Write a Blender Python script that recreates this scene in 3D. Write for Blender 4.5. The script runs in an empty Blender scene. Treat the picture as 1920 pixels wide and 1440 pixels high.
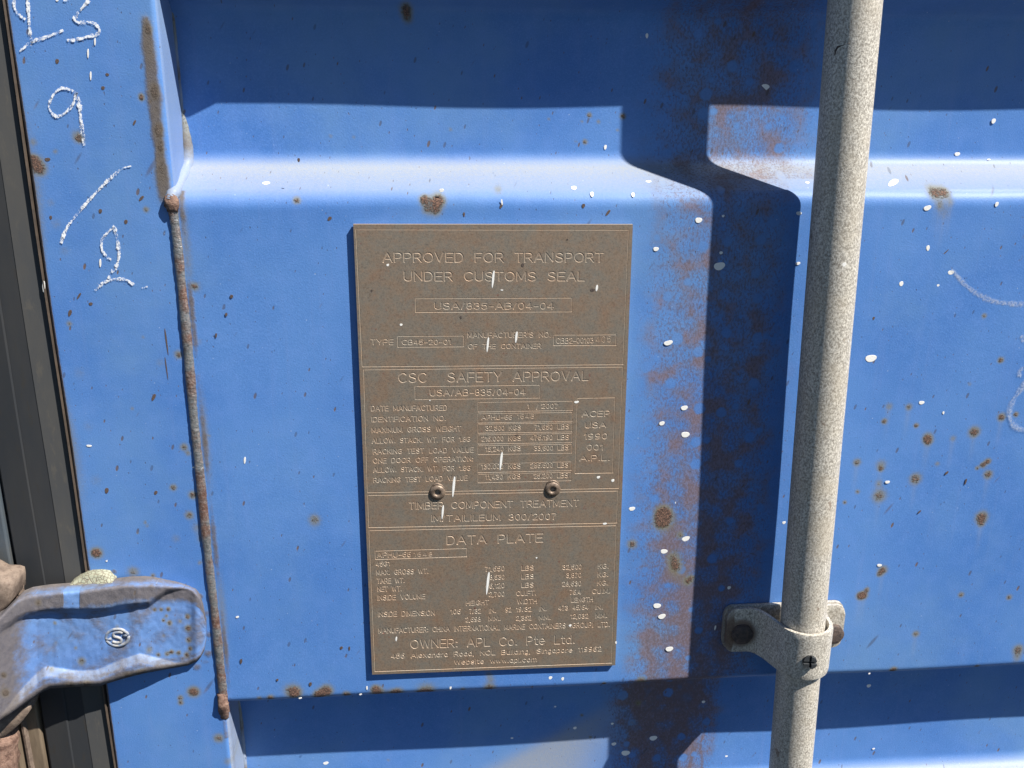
import bpy, math, random
import numpy as np
from mathutils import Vector, Matrix, Euler
from mathutils import noise as mnoise
from mathutils.geometry import delaunay_2d_cdt
random.seed(7); rng = np.random.default_rng(7)
scene = bpy.context.scene
col = scene.collection

# ------------------------------------------------------------ camera
F = 1697.51
CAM = Vector((0.05822, -0.64754, 0.07742))
ROT = Euler((1.27731, -0.00504, -0.08286), 'XYZ')
cd = bpy.data.cameras.new('camera')
cd.sensor_fit = 'HORIZONTAL'; cd.sensor_width = 36; cd.lens = F / 1920 * 36
cd.clip_start = 0.01; cd.clip_end = 200
cam = bpy.data.objects.new('camera', cd); col.objects.link(cam)
cam.location = CAM; cam.rotation_euler = ROT
scene.camera = cam
RM = np.array(ROT.to_matrix()); CV = np.array(CAM)
TX, TZ = 1.57384, 2.33067           # sideways and downward run of a shadow per metre of depth

def at(px, py, y=0.0):
    """point of the vertical plane Y=y seen at photo pixel (px, py)"""
    d = RM @ np.array([(px - 960) / F, (720 - py) / F, -1.0])
    k = (y - CV[1]) / d[1]
    return CV + k * d
def A(px, py, y=0.0):
    p = at(px, py, y); return Vector(p)

# ------------------------------------------------------------ world and sun
w = bpy.data.worlds.new('World'); scene.world = w; w.use_nodes = True
nt = w.node_tree; bg = nt.nodes['Background']
sky = nt.nodes.new('ShaderNodeTexSky'); sky.sky_type = 'NISHITA'; sky.sun_disc = False
elev = math.atan(TZ / math.hypot(TX, 1)); az = math.atan2(TX, -1)
sky.sun_elevation = elev; sky.sun_rotation = az
sky.air_density = 0.7; sky.dust_density = 0.0; sky.ozone_density = 3.0
nt.links.new(sky.outputs[0], bg.inputs[0]); bg.inputs[1].default_value = 0.05
sd = bpy.data.lights.new('sun', 'SUN'); sd.energy = 5.0; sd.angle = math.radians(0.53); sd.color = (1.0, 0.95, 0.87)
sun = bpy.data.objects.new('sun', sd); col.objects.link(sun)
sun.rotation_euler = Vector((-TX, 1, -TZ)).to_track_quat('-Z', 'Y').to_euler()
sun.location = (1.5, -1, 2.5)
scene.view_settings.view_transform = 'Standard'; scene.view_settings.look = 'None'
scene.view_settings.exposure = 1.0; scene.view_settings.gamma = 1

# ------------------------------------------------------------ node helper
class NT:
    def __init__(s, name):
        s.m = bpy.data.materials.new(name); s.m.use_nodes = True
        s.t = s.m.node_tree; s.n = s.t.nodes; s.l = s.t.links
        s.b = s.n['Principled BSDF']; s.out = s.n['Material Output']
        s.tc = s.n.new('ShaderNodeTexCoord').outputs['Object']
    def put(s, sock, v):
        if isinstance(v, bpy.types.NodeSocket): s.l.new(v, sock)
        elif isinstance(v, (tuple, list)) and len(v) == 3 and sock.type == 'RGBA': sock.default_value = (*v, 1)
        else: sock.default_value = v
    def math(s, op, a, b=0.0, c=None, clamp=False):
        n = s.n.new('ShaderNodeMath'); n.operation = op; n.use_clamp = clamp
        s.put(n.inputs[0], a); s.put(n.inputs[1], b)
        if c is not None: s.put(n.inputs[2], c)
        return n.outputs[0]
    def step(s, v, a, b):
        n = s.n.new('ShaderNodeMapRange'); n.interpolation_type = 'SMOOTHSTEP'
        s.put(n.inputs[0], v); n.inputs[1].default_value = a; n.inputs[2].default_value = b
        return n.outputs[0]
    def mix(s, f, a, b):
        n = s.n.new('ShaderNodeMix'); n.data_type = 'RGBA'
        s.put(n.inputs[0], f); s.put(n.inputs[6], a); s.put(n.inputs[7], b); return n.outputs[2]
    def vmap(s, scale=(1, 1, 1), rot=(0, 0, 0), loc=(0, 0, 0), v=None):
        n = s.n.new('ShaderNodeMapping'); s.put(n.inputs[0], v or s.tc)
        n.inputs['Scale'].default_value = scale; n.inputs['Rotation'].default_value = rot; n.inputs['Location'].default_value = loc
        return n.outputs[0]
    def noise(s, scale, detail=4, rough=.55, v=None, dist=0.0):
        n = s.n.new('ShaderNodeTexNoise'); s.put(n.inputs['Vector'], v or s.tc)
        n.inputs['Scale'].default_value = scale; n.inputs['Detail'].default_value = detail
        n.inputs['Roughness'].default_value = rough; n.inputs['Distortion'].default_value = dist
        return n.outputs[0]
    def vor(s, scale, v=None, feature='F1', rnd=1.0):
        n = s.n.new('ShaderNodeTexVoronoi'); n.feature = feature; s.put(n.inputs['Vector'], v or s.tc)
        n.inputs['Scale'].default_value = scale; n.inputs['Randomness'].default_value = rnd
        return n
    def flat(s):
        """object XZ as a flat vector (so flecks lie on the door plane)"""
        sp = s.n.new('ShaderNodeSeparateXYZ'); s.l.new(s.tc, sp.inputs[0])
        cb = s.n.new('ShaderNodeCombineXYZ'); s.l.new(sp.outputs[0], cb.inputs[0]); s.l.new(sp.outputs[2], cb.inputs[1])
        return cb.outputs[0]
    def flecks(s, cell, r0, r1, keep, rot, stretch, loc=(0, 0, 0)):
        fl = s.flat()
        v1 = s.vmap((1, 1, 1), (0, 0, rot), loc, fl)
        v2 = s.vmap((1, stretch, 1), v=v1)
        vo = s.vor(1 / cell, v2); vo.voronoi_dimensions = '2D'
        sp = s.n.new('ShaderNodeSeparateColor'); s.l.new(vo.outputs['Color'], sp.inputs[0])
        rad = s.math('MULTIPLY_ADD', s.math('POWER', sp.outputs[0], 2.5), (r1 - r0) / cell, r0 / cell)
        m = s.step(s.math('SUBTRACT', rad, vo.outputs['Distance']), -0.012, 0.03)
        k = s.math('LESS_THAN', sp.outputs[1], keep)
        return s.math('MULTIPLY', m, k), sp.outputs[2]
    def attr(s, name='wear'):
        n = s.n.new('ShaderNodeAttribute'); n.attribute_name = name
        sp = s.n.new('ShaderNodeSeparateColor'); s.l.new(n.outputs['Color'], sp.inputs[0])
        return sp.outputs[0], sp.outputs[1], sp.outputs[2], n.outputs['Alpha']
    def bump(s, h, dist, strength=1.0, normal=None):
        n = s.n.new('ShaderNodeBump'); s.put(n.inputs['Height'], h)
        n.inputs['Distance'].default_value = dist; n.inputs['Strength'].default_value = strength
        if normal is not None: s.l.new(normal, n.inputs['Normal'])
        return n.outputs[0]
    def done(s, color, rough=0.5, metallic=0.0, spec=0.5, normal=None):
        s.put(s.b.inputs['Base Color'], color); s.put(s.b.inputs['Roughness'], rough)
        s.put(s.b.inputs['Metallic'], metallic); s.b.inputs['Specular IOR Level'].default_value = spec
        if normal is not None: s.l.new(normal, s.b.inputs['Normal'])
        return s.m

BLUE = (0.066, 0.178, 0.56)
def make_blue(name, grime=0.0):
    s = NT(name)
    R, G, B, Al = s.attr()
    n_big = s.noise(9, 3); n_mid = s.noise(70, 5); n_fine = s.noise(950, 4, .62); n_rust = s.noise(560, 6, .72)
    grain = s.noise(1500, 3, .7)
    c = s.mix(s.step(n_big, .3, .7), (0.062, 0.172, 0.455), (0.090, 0.215, 0.50))
    c = s.mix(s.math('MULTIPLY', s.step(n_mid, .4, .75), .22), c, (0.14, 0.26, 0.60))
    c = s.mix(s.math('MULTIPLY', s.step(n_fine, .45, .72), .35), c, (0.135, 0.28, 0.66))
    c = s.mix(s.math('MULTIPLY', s.step(n_fine, .48, .25), .30), c, (0.050, 0.14, 0.44))
    hz = s.noise(5.5, 6, .62, s.vmap(loc=(4, 3, 8)))
    c = s.mix(s.math('MULTIPLY', s.step(hz, .45, .72), .48), c, (0.150, 0.272, 0.44))
    # vertical wash streaks
    st = s.noise(1, 5, .6, s.vmap((150, 150, 6)))
    c = s.mix(s.math('MULTIPLY', s.step(st, .5, .8), .16), c, (0.17, 0.25, 0.50))
    # chalked dust on upward bends, with their sun sheen and other painted light
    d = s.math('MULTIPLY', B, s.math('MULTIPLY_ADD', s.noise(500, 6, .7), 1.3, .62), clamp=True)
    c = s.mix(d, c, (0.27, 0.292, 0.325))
    # rust runoff column: speckle, smears, drops that kept the paint clean
    ring = s.vor(46, s.flat()); ring.voronoi_dimensions = '2D'
    sp = s.n.new('ShaderNodeSeparateColor'); s.l.new(ring.outputs['Color'], sp.inputs[0])
    rd = s.math('MULTIPLY_ADD', sp.outputs[0], .12, .10)
    wob = s.math('MULTIPLY_ADD', s.noise(260, 3), .12, -.06)
    df = s.math('ADD', s.math('SUBTRACT', ring.outputs['Distance'], rd), wob)
    clean = s.math('MULTIPLY', s.step(df, .05, -.03), s.math('LESS_THAN', sp.outputs[1], .62))
    rim = s.math('MULTIPLY', s.step(s.math('ABSOLUTE', df), .05, .0), s.math('LESS_THAN', sp.outputs[1], .62))
    web = s.vor(70, s.vmap((1, 1, 1), v=s.flat()), 'SMOOTH_F1'); web.voronoi_dimensions = '2D'
    wv = s.math('ADD', web.outputs['Distance'], s.math('MULTIPLY', s.noise(120, 5, .7), .9))
    film = s.step(s.math('ADD', s.math('MULTIPLY', G, 1.05), s.math('MULTIPLY', s.math('SUBTRACT', wv, .83), 1.25)), .10, 1.15)
    keep = s.math('SUBTRACT', 1.0, s.math('MULTIPLY', clean, .85))
    gm = s.step(G, .02, .35)
    film = s.math('MULTIPLY', s.math('MULTIPLY', film, keep), gm)
    c = s.mix(s.math('MULTIPLY', film, .60), c, s.mix(s.noise(160, 5, .75), (0.115, 0.105, 0.115), (0.22, 0.165, 0.135)))
    orange = s.step(s.math('ADD', s.math('MULTIPLY', film, .5), s.noise(75, 7, .75, s.vmap((1, 1, .8), loc=(2, 7, 3)))), .74, 1.04)
    orange = s.math('MULTIPLY', orange, gm)
    c = s.mix(s.math('MULTIPLY', orange, .34), c, s.mix(s.noise(400, 5, .7), (0.13, 0.065, 0.042), (0.34, 0.165, 0.095)))
    sk = s.step(s.math('ADD', s.math('MULTIPLY', G, .20), s.noise(620, 4, .75, s.vmap((1, 1, .6)))), .57, .70)
    sk = s.math('MULTIPLY', s.math('MULTIPLY', sk, s.step(G, .02, .4)), keep)
    c = s.mix(s.math('MULTIPLY', sk, .52), c, s.mix(s.noise(300, 3), (0.055, 0.045, 0.045), (0.17, 0.10, 0.075)))
    c = s.mix(s.math('MULTIPLY', s.math('MULTIPLY', rim, G), .22), c, (0.10, 0.10, 0.14))
    sf = s.math('MULTIPLY', film, .6)
    # small dark chips
    f1, k1 = s.flecks(.0120, .00030, .00115, .55, .30, .42)
    f2, k2 = s.flecks(.0060, .0001, .0005, .5, .1, .6, (3.1, 1.7, 0))
    f3, k3 = s.flecks(.034, .0004, .0017, .55, .62, .2, (7.1, 4.2, 0))
    fc = s.mix(k1, (0.050, 0.052, 0.060), (0.135, 0.095, 0.075))
    ff = s.math('MAXIMUM', s.math('MULTIPLY', f1, s.math('MULTIPLY_ADD', k1, .5, .42)),
                s.math('MAXIMUM', s.math('MULTIPLY', f2, .6), s.math('MULTIPLY', f3, .5)))
    c = s.mix(ff, c, fc)
    # pale pinpricks
    f4, k4 = s.flecks(.02, .0001, .00035, .5, .2, 1, (1.1, 9.2, 0))
    c = s.mix(f4, c, (0.6, 0.65, 0.7))
    # rust spots: greenish-brown halo, cracked red-brown core
    rr = s.math('ADD', R, s.math('MULTIPLY_ADD', n_rust, 1.3, -.65))
    halo = s.step(s.math('ADD', R, s.math('MULTIPLY_ADD', n_rust, .5, -.25)), .04, .72)
    core = s.math('MULTIPLY', s.step(rr, .58, .95), .92)
    c = s.mix(s.math('MULTIPLY', halo, .80), c, (0.185, 0.175, 0.115))
    c = s.mix(core, c, s.mix(s.step(n_fine, .42, .66), (0.085, 0.052, 0.042), (0.30, 0.165, 0.115)))
    # grey-brown bare/primer zones
    al = s.math('SUBTRACT', 1.0, Al)
    gr = s.step(s.math('ADD', al, s.math('MULTIPLY_ADD', s.noise(90, 7, .7), 1.0, -.5)), .35, .85)
    c = s.mix(s.math('MULTIPLY', gr, .88), c, s.mix(s.noise(260, 6, .7), (0.060, 0.047, 0.040), (0.20, 0.165, 0.135)))
    h = s.math('ADD', n_fine, s.math('MULTIPLY', s.noise(420, 3, .6), .45))
    h = s.math('SUBTRACT', h, s.math('MULTIPLY', ff, .8))
    nm = s.bump(h, .00022, .6)
    nm = s.bump(s.math('MULTIPLY', s.math('MAXIMUM', core, s.math('MULTIPLY', gr, .3)), s.noise(900, 6, .8)), .0016, 1.0, nm)
    ro = s.math('MULTIPLY_ADD', s.math('MAXIMUM', halo, s.math('MAXIMUM', sf, gr)), .3, .46, clamp=True)
    return s.done(c, ro, 0, .2, nm)
M_BLUE = make_blue('blue_paint')

def mat_plate(name, clean):
    s = NT(name)
    a = s.noise(75, 7, .72); b = s.noise(48, 7, .75, s.vmap(loc=(3, 2, 1)), .6); f = s.noise(700, 5, .7); g = s.noise(1900, 2, .7)
    k = 1.0 + .75 * clean
    c = s.mix(s.step(a, .35, .65), tuple(k * x for x in (0.205, 0.180, 0.148)), tuple(k * x for x in (0.230, 0.168, 0.120)))
    c = s.mix(s.math('MULTIPLY', s.step(b, .5, .72), .5 / (1 + clean * 2)), c, (0.25, 0.135, 0.080))
    c = s.mix(s.math('MULTIPLY', s.step(b, .46, .30), .55 / (1 + clean * 2)), c, (0.20, 0.195, 0.175))
    c = s.mix(s.math('MULTIPLY', s.step(f, .45, .75), .45), c, (0.33, 0.24, 0.165))
    c = s.mix(s.math('MULTIPLY', s.step(f, .5, .28), .5), c, (0.085, 0.062, 0.045))
    c = s.mix(s.math('MULTIPLY', s.step(g, .66, .78), .5), c, (0.5, 0.42, 0.33))
    fr = s.noise(330, 5, .75, s.vmap(loc=(1, 5, 2)))
    c = s.mix(s.math('MULTIPLY', s.step(fr, .58, .72), .5 / (1 + clean)), c, (0.30, 0.145, 0.085))
    v = s.noise(130, 4, .7, s.vmap(loc=(9, 9, 9)))
    c = s.mix(s.math('MULTIPLY', s.step(v, .66, .74), .6), c, (0.20, 0.055, 0.04))
    nm = s.bump(s.math('ADD', f, g), .00010, .8)
    return s.done(c, s.math('MULTIPLY_ADD', a, .2, .45), .35, .5, nm)
M_PLATE = mat_plate('etched_metal', 0.0); M_PLATE_C = mat_plate('etched_metal_clean_lit', 2.1); M_PLATE_F = mat_plate('etched_metal_floor', .65)  # groove walls brightened beyond clean metal to boost their sunlit outlines

def mat_galv():
    s = NT('galvanised_steel')
    v = s.vmap((1, 1, .8))
    a = s.noise(760, 5, .75, v); b = s.noise(30, 4, .6); f = s.noise(1500, 3, .7)
    c = s.mix(s.step(a, .36, .66), (0.24, 0.215, 0.182), (0.72, 0.68, 0.60))
    c = s.mix(s.math('MULTIPLY', s.step(b, .45, .7), .35), c, (0.46, 0.39, 0.29))
    st = s.noise(1, 4, .6, s.vmap((130, 130, 9)))
    c = s.mix(s.math('MULTIPLY', s.step(st, .52, .72), .35), c, (0.30, 0.27, 0.225))
    c = s.mix(s.math('MULTIPLY', s.step(f, .6, .72), .3), c, (0.14, 0.11, 0.085))
    sp = s.noise(95, 3, .5, s.vmap(loc=(5, 1, 2)))
    c = s.mix(s.math('MULTIPLY', s.step(sp, .66, .76), .7), c, (0.17, 0.10, 0.06))
    R, G, B, Al = s.attr()
    c = s.mix(s.math('MULTIPLY', s.step(s.math('ADD', R, s.math('MULTIPLY_ADD', a, .6, -.3)), .3, .8), .85), c, (0.13, 0.075, 0.05))
    nm = s.bump(s.math('ADD', a, f), .00025, .7)
    return s.done(c, .5, .15, .5, nm)
M_GALV = mat_galv()

def simple(name, c1, c2, scale, rough=.7, metallic=0.0, bump=.0003, c3=None, aniso=(1, 1, 1), spec=.4):
    s = NT(name); v = s.vmap(aniso)
    a = s.noise(scale, 6, .68, v); f = s.noise(scale * 5, 4, .7, v)
    c = s.mix(s.step(a, .35, .65), c1, c2)
    if c3: c = s.mix(s.step(f, .55, .7), c, c3)
    return s.done(c, rough, metallic, spec, s.bump(s.math('ADD', a, s.math('MULTIPLY', f, .5)), bump, .8))
M_RUBBER = simple('weathered_rubber', (0.026, 0.029, 0.034), (0.034, 0.035, 0.037), 40, .75, bump=.0001, c3=(0.034, 0.032, 0.030), aniso=(1, 1, .3))
M_RUBBER_LIT = simple('weathered_rubber_lit', (0.048, 0.050, 0.053), (0.058, 0.057, 0.055), 40, .7, bump=.0001, c3=(0.070, 0.066, 0.060), aniso=(1, 1, .3))  # same rubber made paler: sunlight on the right-hand facet painted in
M_DARK = simple('dark_gap', (0.012, 0.012, 0.014), (0.02, 0.02, 0.02), 60)
M_POST = simple('grimy_steel', (0.060, 0.078, 0.098), (0.085, 0.080, 0.070), 30, .6, c3=(0.075, 0.085, 0.095), aniso=(1, 1, .4))
M_POSTB = simple('brown_stained_steel', (0.10, 0.075, 0.052), (0.17, 0.13, 0.09), 45, .65, c3=(0.10, 0.075, 0.055), aniso=(1, 1, .15))
M_LIP = simple('brown_edge', (0.050, 0.038, 0.030), (0.085, 0.062, 0.046), 60, .7)
M_RUST = simple('rusty_steel', (0.10, 0.055, 0.042), (0.26, 0.165, 0.125), 220, .8, bump=.0012, c3=(0.20, 0.10, 0.06))
M_LUG = simple('dusty_brown_steel', (0.115, 0.085, 0.068), (0.21, 0.16, 0.125), 120, .75, bump=.0010, c3=(0.10, 0.06, 0.045))
M_BOLT = simple('dark_rusty_bolt', (0.045, 0.036, 0.034), (0.10, 0.072, 0.06), 260, .7, bump=.0008)
M_PLASTIC = simple('dark_plastic', (0.030, 0.034, 0.038), (0.050, 0.054, 0.058), 200, .5)
M_WHITE = simple('white_paint', (0.72, 0.71, 0.68), (0.80, 0.79, 0.76), 300, .5, bump=.0001)
M_RIVET = simple('rivet_metal', (0.13, 0.095, 0.072), (0.24, 0.18, 0.135), 300, .45, .4, .0004)
M_EMBLEM = simple('worn_emblem', (0.15, 0.20, 0.30), (0.38, 0.36, 0.33), 260, .5, bump=.0003)
M_GROUND = simple('asphalt_ground', (0.035, 0.035, 0.036), (0.055, 0.053, 0.052), 12, .9, bump=.01)

def mat_weld():
    s = NT('weld_metal')
    a = s.noise(70, 6, .65); f = s.noise(500, 5, .7)
    wv = s.noise(1, 4, .6, s.vmap((250, 250, 420)))
    c = s.mix(s.step(a, .40, .64), (0.24, 0.255, 0.265), (0.22, 0.125, 0.095))
    c = s.mix(s.math('MULTIPLY', s.step(f, .45, .7), .6), c, (0.52, 0.43, 0.38))
    c = s.mix(s.math('MULTIPLY', s.step(f, .5, .3), .5), c, (0.07, 0.055, 0.05))
    return s.done(c, s.math('MULTIPLY_ADD', a, .35, .18), .55, .5, s.bump(s.math('ADD', wv, s.math('MULTIPLY', f, .7)), .0010, .7))
M_WELD = mat_weld()
def mat_cream():
    s = NT('cracked_cream_paint')
    v = s.vor(340, None, 'DISTANCE_TO_EDGE'); cr = s.step(v.outputs['Distance'], .10, .03)
    c = s.mix(s.noise(120, 4), (0.25, 0.275, 0.20), (0.35, 0.335, 0.25))
    c = s.mix(s.math('MULTIPLY', cr, .8), c, (0.22, 0.18, 0.13))
    return s.done(c, .7, 0, .3, s.bump(s.math('SUBTRACT', 1.0, cr), .0004))
M_CREAM = mat_cream()
def mat_chalk(name, density, colr):
    s = NT(name)
    R, G, B, Al = s.attr('fade')
    a = s.noise(900, 4, .75); b = s.noise(260, 3, .6)
    t = s.math('ADD', s.math('ADD', s.math('MULTIPLY', a, .8), s.math('MULTIPLY', b, .35)), s.math('MULTIPLY', R, density))
    m = s.step(t, .80, .95)
    s.done(colr, .9, 0, .1)
    s.put(s.b.inputs['Alpha'], m)
    return s.m
M_CHALK = mat_chalk('white_chalk', .31, (0.80, 0.82, 0.84))
def mat_smudge():
    s = NT('faint_chalk')
    R, G, B, Al = s.attr('fade'); a = s.noise(600, 4, .7)
    s.done((0.5, 0.56, 0.66), .9, 0, .1)
    s.put(s.b.inputs['Alpha'], s.math('MULTIPLY', s.math('MULTIPLY', R, .55), s.step(a, .3, .7)))
    return s.m
M_SMUDGE = mat_smudge()

# ------------------------------------------------------------ object helpers
def link(name, me, parent=None, mats=(), smooth=False):
    o = bpy.data.objects.new(name, me); col.objects.link(o)
    for m in mats: me.materials.append(m)
    if smooth: me.polygons.foreach_set('use_smooth', [True] * len(me.polygons))
    if parent: o.parent = parent
    return o
def mesh(name, v, f, parent=None, mats=(), smooth=False):
    me = bpy.data.meshes.new(name); me.from_pydata([tuple(map(float, p)) for p in v], [], f); me.update()
    return link(name, me, parent, mats, smooth)
def thing(name, label, cat):
    o = bpy.data.objects.new(name, None); col.objects.link(o); o.empty_display_size = .05
    o['label'] = label; o['category'] = cat; return o
def paint(me, name, arr):
    a = me.color_attributes.new(name, 'FLOAT_COLOR', 'POINT'); a.data.foreach_set('color', np.asarray(arr, 'f').ravel())
def grid(nu, nv, off=0):
    return [(off + i * nv + j, off + (i + 1) * nv + j, off + (i + 1) * nv + j + 1, off + i * nv + j + 1) for i in range(nu - 1) for j in range(nv - 1)]
def fix(o):
    import bmesh
    bm = bmesh.new(); bm.from_mesh(o.data); bmesh.ops.recalc_face_normals(bm, faces=bm.faces); bm.to_mesh(o.data); bm.free(); return o
def tube(name, pts, rads, parent, mat, n=12, jitter=0.0, flat=1.0, caps=True):
    pts = [np.array(p, float) for p in pts]; V = []; Fc = []
    up = np.array([0, -1.0, 0])
    for i, p in enumerate(pts):
        t = pts[min(i + 1, len(pts) - 1)] - pts[max(i - 1, 0)]; t /= np.linalg.norm(t)
        a = np.cross(t, up); a /= np.linalg.norm(a) + 1e-9; b = np.cross(a, t)
        for k in range(n):
            th = 2 * math.pi * k / n; r = rads[i] * (1 + random.uniform(-jitter, jitter))
            V.append(p + a * math.cos(th) * r + b * math.sin(th) * r * flat)
    for i in range(len(pts) - 1):
        for k in range(n):
            Fc.append((i * n + k, i * n + (k + 1) % n, (i + 1) * n + (k + 1) % n, (i + 1) * n + k))
    if caps: Fc += [tuple(range(n))[::-1], tuple(range((len(pts) - 1) * n, len(pts) * n))]
    return fix(mesh(name, V, Fc, parent, [mat], True))
def resample(pts, step):
    pts = [np.array(p, float) for p in pts]; out = [pts[0]]
    for a, b in zip(pts, pts[1:]):
        k = max(1, int(np.linalg.norm(b - a) / step))
        out += [a + (b - a) * (i + 1) / k for i in range(k)]
    return out
def catmull(pts, k=8):
    P = [np.array(p, float) for p in pts]; P = [2 * P[0] - P[1]] + P + [2 * P[-1] - P[-2]]; out = []
    for i in range(1, len(P) - 2):
        for j in range(k):
            t = j / k
            out.append(.5 * ((2 * P[i]) + (P[i + 1] - P[i - 1]) * t + (2 * P[i - 1] - 5 * P[i] + 4 * P[i + 1] - P[i + 2]) * t * t + (3 * P[i] - P[i - 1] - 3 * P[i + 1] + P[i + 2]) * t ** 3))
    out.append(P[-2]); return out

# ------------------------------------------------------------ container door
door = thing('container_door', 'blue steel shipping container door with corrugated panel, rust spots and chalk writing', 'container door')
D = 0.0376; XF = -0.1190; XG = -0.2130
ZU, ZB = 0.1647, -0.3846
SL = 0.0216
Z1, Z0 = 0.0412, 0.0196             # slope top (recess) and slope foot (rib)
ZL = -0.5132                        # lower slope top

def smooth_profile(corners, radii, step=.0012, coarse=None):
    """(y,z) polyline with rounded corners"""
    pts = [np.array(corners[0], float)]
    for i in range(1, len(corners) - 1):
        p = np.array(corners[i], float); a = np.array(corners[i - 1], float); b = np.array(corners[i + 1], float)
        u = (a - p) / np.linalg.norm(a - p); v = (b - p) / np.linalg.norm(b - p); r = radii[i]
        n = 7
        for k in range(n + 1):
            t = k / n
            pts.append((1 - t) ** 2 * (p + u * r) + 2 * t * (1 - t) * p + t * t * (p + v * r))
    pts.append(np.array(corners[-1], float)); out = [pts[0]]
    for a, b in zip(pts, pts[1:]):
        L = np.linalg.norm(b - a); k = max(1, int(round(L / step)))
        out += [a + (b - a) * (i + 1) / k for i in range(k)]
    return np.array(out)
prof = smooth_profile([(0, .24), (0, ZU), (D, ZU - SL), (D, Z1), (0, Z0), (0, ZB), (D, ZB - SL), (D, ZL), (0, ZL - SL), (0, -.60)],
                      [0, .005, .008, .008, .0085, .0045, .008, .008, .008, 0], .0013)

# --- rust spots in photo pixels: (x, y, radius, strength, depth of the surface)
SPOT = [(795, 374, 9, 1), (822, 376, 13, 1.1), (818, 396, 9, .5), (800, 392, 9, .45), (556, 376, 8, .8), (1757, 362, 13, .9), (1778, 362, 11, .8), (1762, 385, 8, .5), (1783, 380, 8, .4),
 (553, 1299, 10, .9), (545, 1295, 14, .4), (597, 1304, 8, 1.1), (613, 1297, 9, .8), (612, 1291, 9, .4), (650, 1303, 6, 1), (708, 1299, 10, 1), (704, 1290, 6, .6), (738, 1301, 8, .8), (748, 1298, 8, .7),
 (800, 1296, 14, .75), (790, 1302, 6, .9), (802, 1302, 6, .9), (918, 1291, 9, .9), (920, 1272, 9, .45), (915, 1262, 8, .4), (1133, 1283, 4, 1.2), (1203, 1276, 9, .85), (507, 1309, 5, 1), (486, 1310, 4, .7), (868, 1293, 4, .7),
 (1243, 960, 14, .85), (1247, 970, 18, .6), (1240, 978, 12, .6), (1185, 1020, 10, .85), (590, 972, 11, .48), (365, 537, 12, .55), (364, 537, 5, .5), (1262, 1045, 14, .7), (1267, 1062, 12, .7), (1290, 1090, 9, .7), (1297, 1083, 6, .6), (1276, 1003, 8, .7),
 (335, 665, 9, .8), (345, 838, 8, .8), (353, 850, 6, .6), (325, 914, 7, .9), (362, 928, 9, .9), (355, 966, 9, .8), (370, 990, 12, .45), (180, 1037, 10, .9), (182, 1036, 14, .4), (250, 1072, 12, .7), (287, 1079, 5, .8), (375, 1055, 5, .6),
 (363, 1297, 11, .8), (363, 1297, 14, .35), (338, 1308, 6, .8), (339, 1318, 6, .8), (410, 1384, 11, .8), (428, 1428, 10, .5), (272, 979, 3, .8), (276, 986, 4, .5), (258, 1000, 2.5, .6),
 (60, 300, 10, 1.0), (68, 308, 18, .75), (75, 320, 14, .5), (62, 266, 9, .55), (145, 255, 12, .6), (150, 262, 8, .5), (104, 284, 5, .6), (265, 180, 6, .9), (266, 186, 5, .6), (274, 393, 6, .8), (130, 607, 6, .7), (268, 632, 4, .5), (248, 766, 4, .6), (392, 817, 4, .6), (140, 876, 6, .6),
 (1667, 762, 8, .55), (1704, 763, 7, .75), (1658, 790, 6, .9), (1718, 798, 5, 1), (1739, 820, 10, .8), (1741, 828, 9, .7), (1787, 822, 7, .5), (1827, 810, 11, 1), (1878, 782, 8, 1), (1905, 777, 5, 1), (1876, 675, 6, 1),
 (1607, 867, 8, .8), (1652, 872, 11, .6), (1652, 880, 5, .6), (1758, 870, 5, .6), (1853, 865, 6, 1), (1843, 872, 6, .9), (1832, 878, 4, .8), (1853, 890, 9, .9), (1717, 898, 12, .85), (1648, 906, 8, .5), (1649, 930, 14, .8), (1608, 922, 5, .7), (1584, 942, 4, .9), (1841, 970, 12, 1.05), (1840, 983, 7, .5), (1845, 592, 5, .8), (1818, 720, 4, .5),
 (1655, 1069, 9, 1), (1648, 1078, 5, .6), (1613, 1117, 8, 1), (1620, 1116, 8, .8), (1626, 1105, 5, .8), (1802, 1115, 6, .8), (1892, 1120, 6, .8), (1717, 1188, 7, .8), (1909, 1218, 11, .85), (1907, 1234, 9, .45), (1675, 1256, 7, 1.1), (1833, 1251, 5, 1), (935, 357, 9, .5),
 (105, 420, 12, .3), (120, 470, 10, .28), (95, 380, 9, .33), (150, 700, 14, .24), (165, 800, 12, .24), (180, 900, 14, .26), (330, 1010, 10, .35), (300, 680, 9, .3), (378, 1010, 9, .5), (590, 980, 14, .3), (350, 600, 9, .35), (372, 640, 8, .3), (808, 392, 20, .33), (1770, 400, 14, .33), (1243, 985, 24, .3), (1270, 1080, 22, .3), (1105, 216, 5, .9), (1168, 218, 6, .9), (1097, 266, 5, .9), (1122, 228, 4, .7), (1158, 244, 3, .7), (1029, 223, 3, .6), (620, 255, 4, .5), (663, 257, 4, .45), (845, 243, 4, .5), (1091, 228, 3, .6), (1080, 265, 3, .5)]
REC = set()
def spot_world():
    out = []
    for (x, y, r, k) in SPOT:
        yd = 0.0
        if y < 300 and x > 350: yd = D
        if y > 1285 and x > 440: r *= 1.35
        p = at(x, y, yd); q = at(x + r, y, yd)
        out.append((p[0], p[2], abs(q[0] - p[0]), k, yd))
    p = at(761, 16, .03); out.append((p[0], p[2], .0045, .9, D)); out.append((p[0] + .001, p[2] - .006, .004, .6, D))
    for (x, y, r, k) in [(1197, 1318, 7, .7), (1091, 1341, 4, .8), (1107, 1382, 4, .8), (728, 1425, 4, .5), (1185, 1355, 8, .4)]:
        p = at(x, y, D); out.append((p[0], p[2], r * .00042, k, D))
    return out
SW = spot_world()
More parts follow.
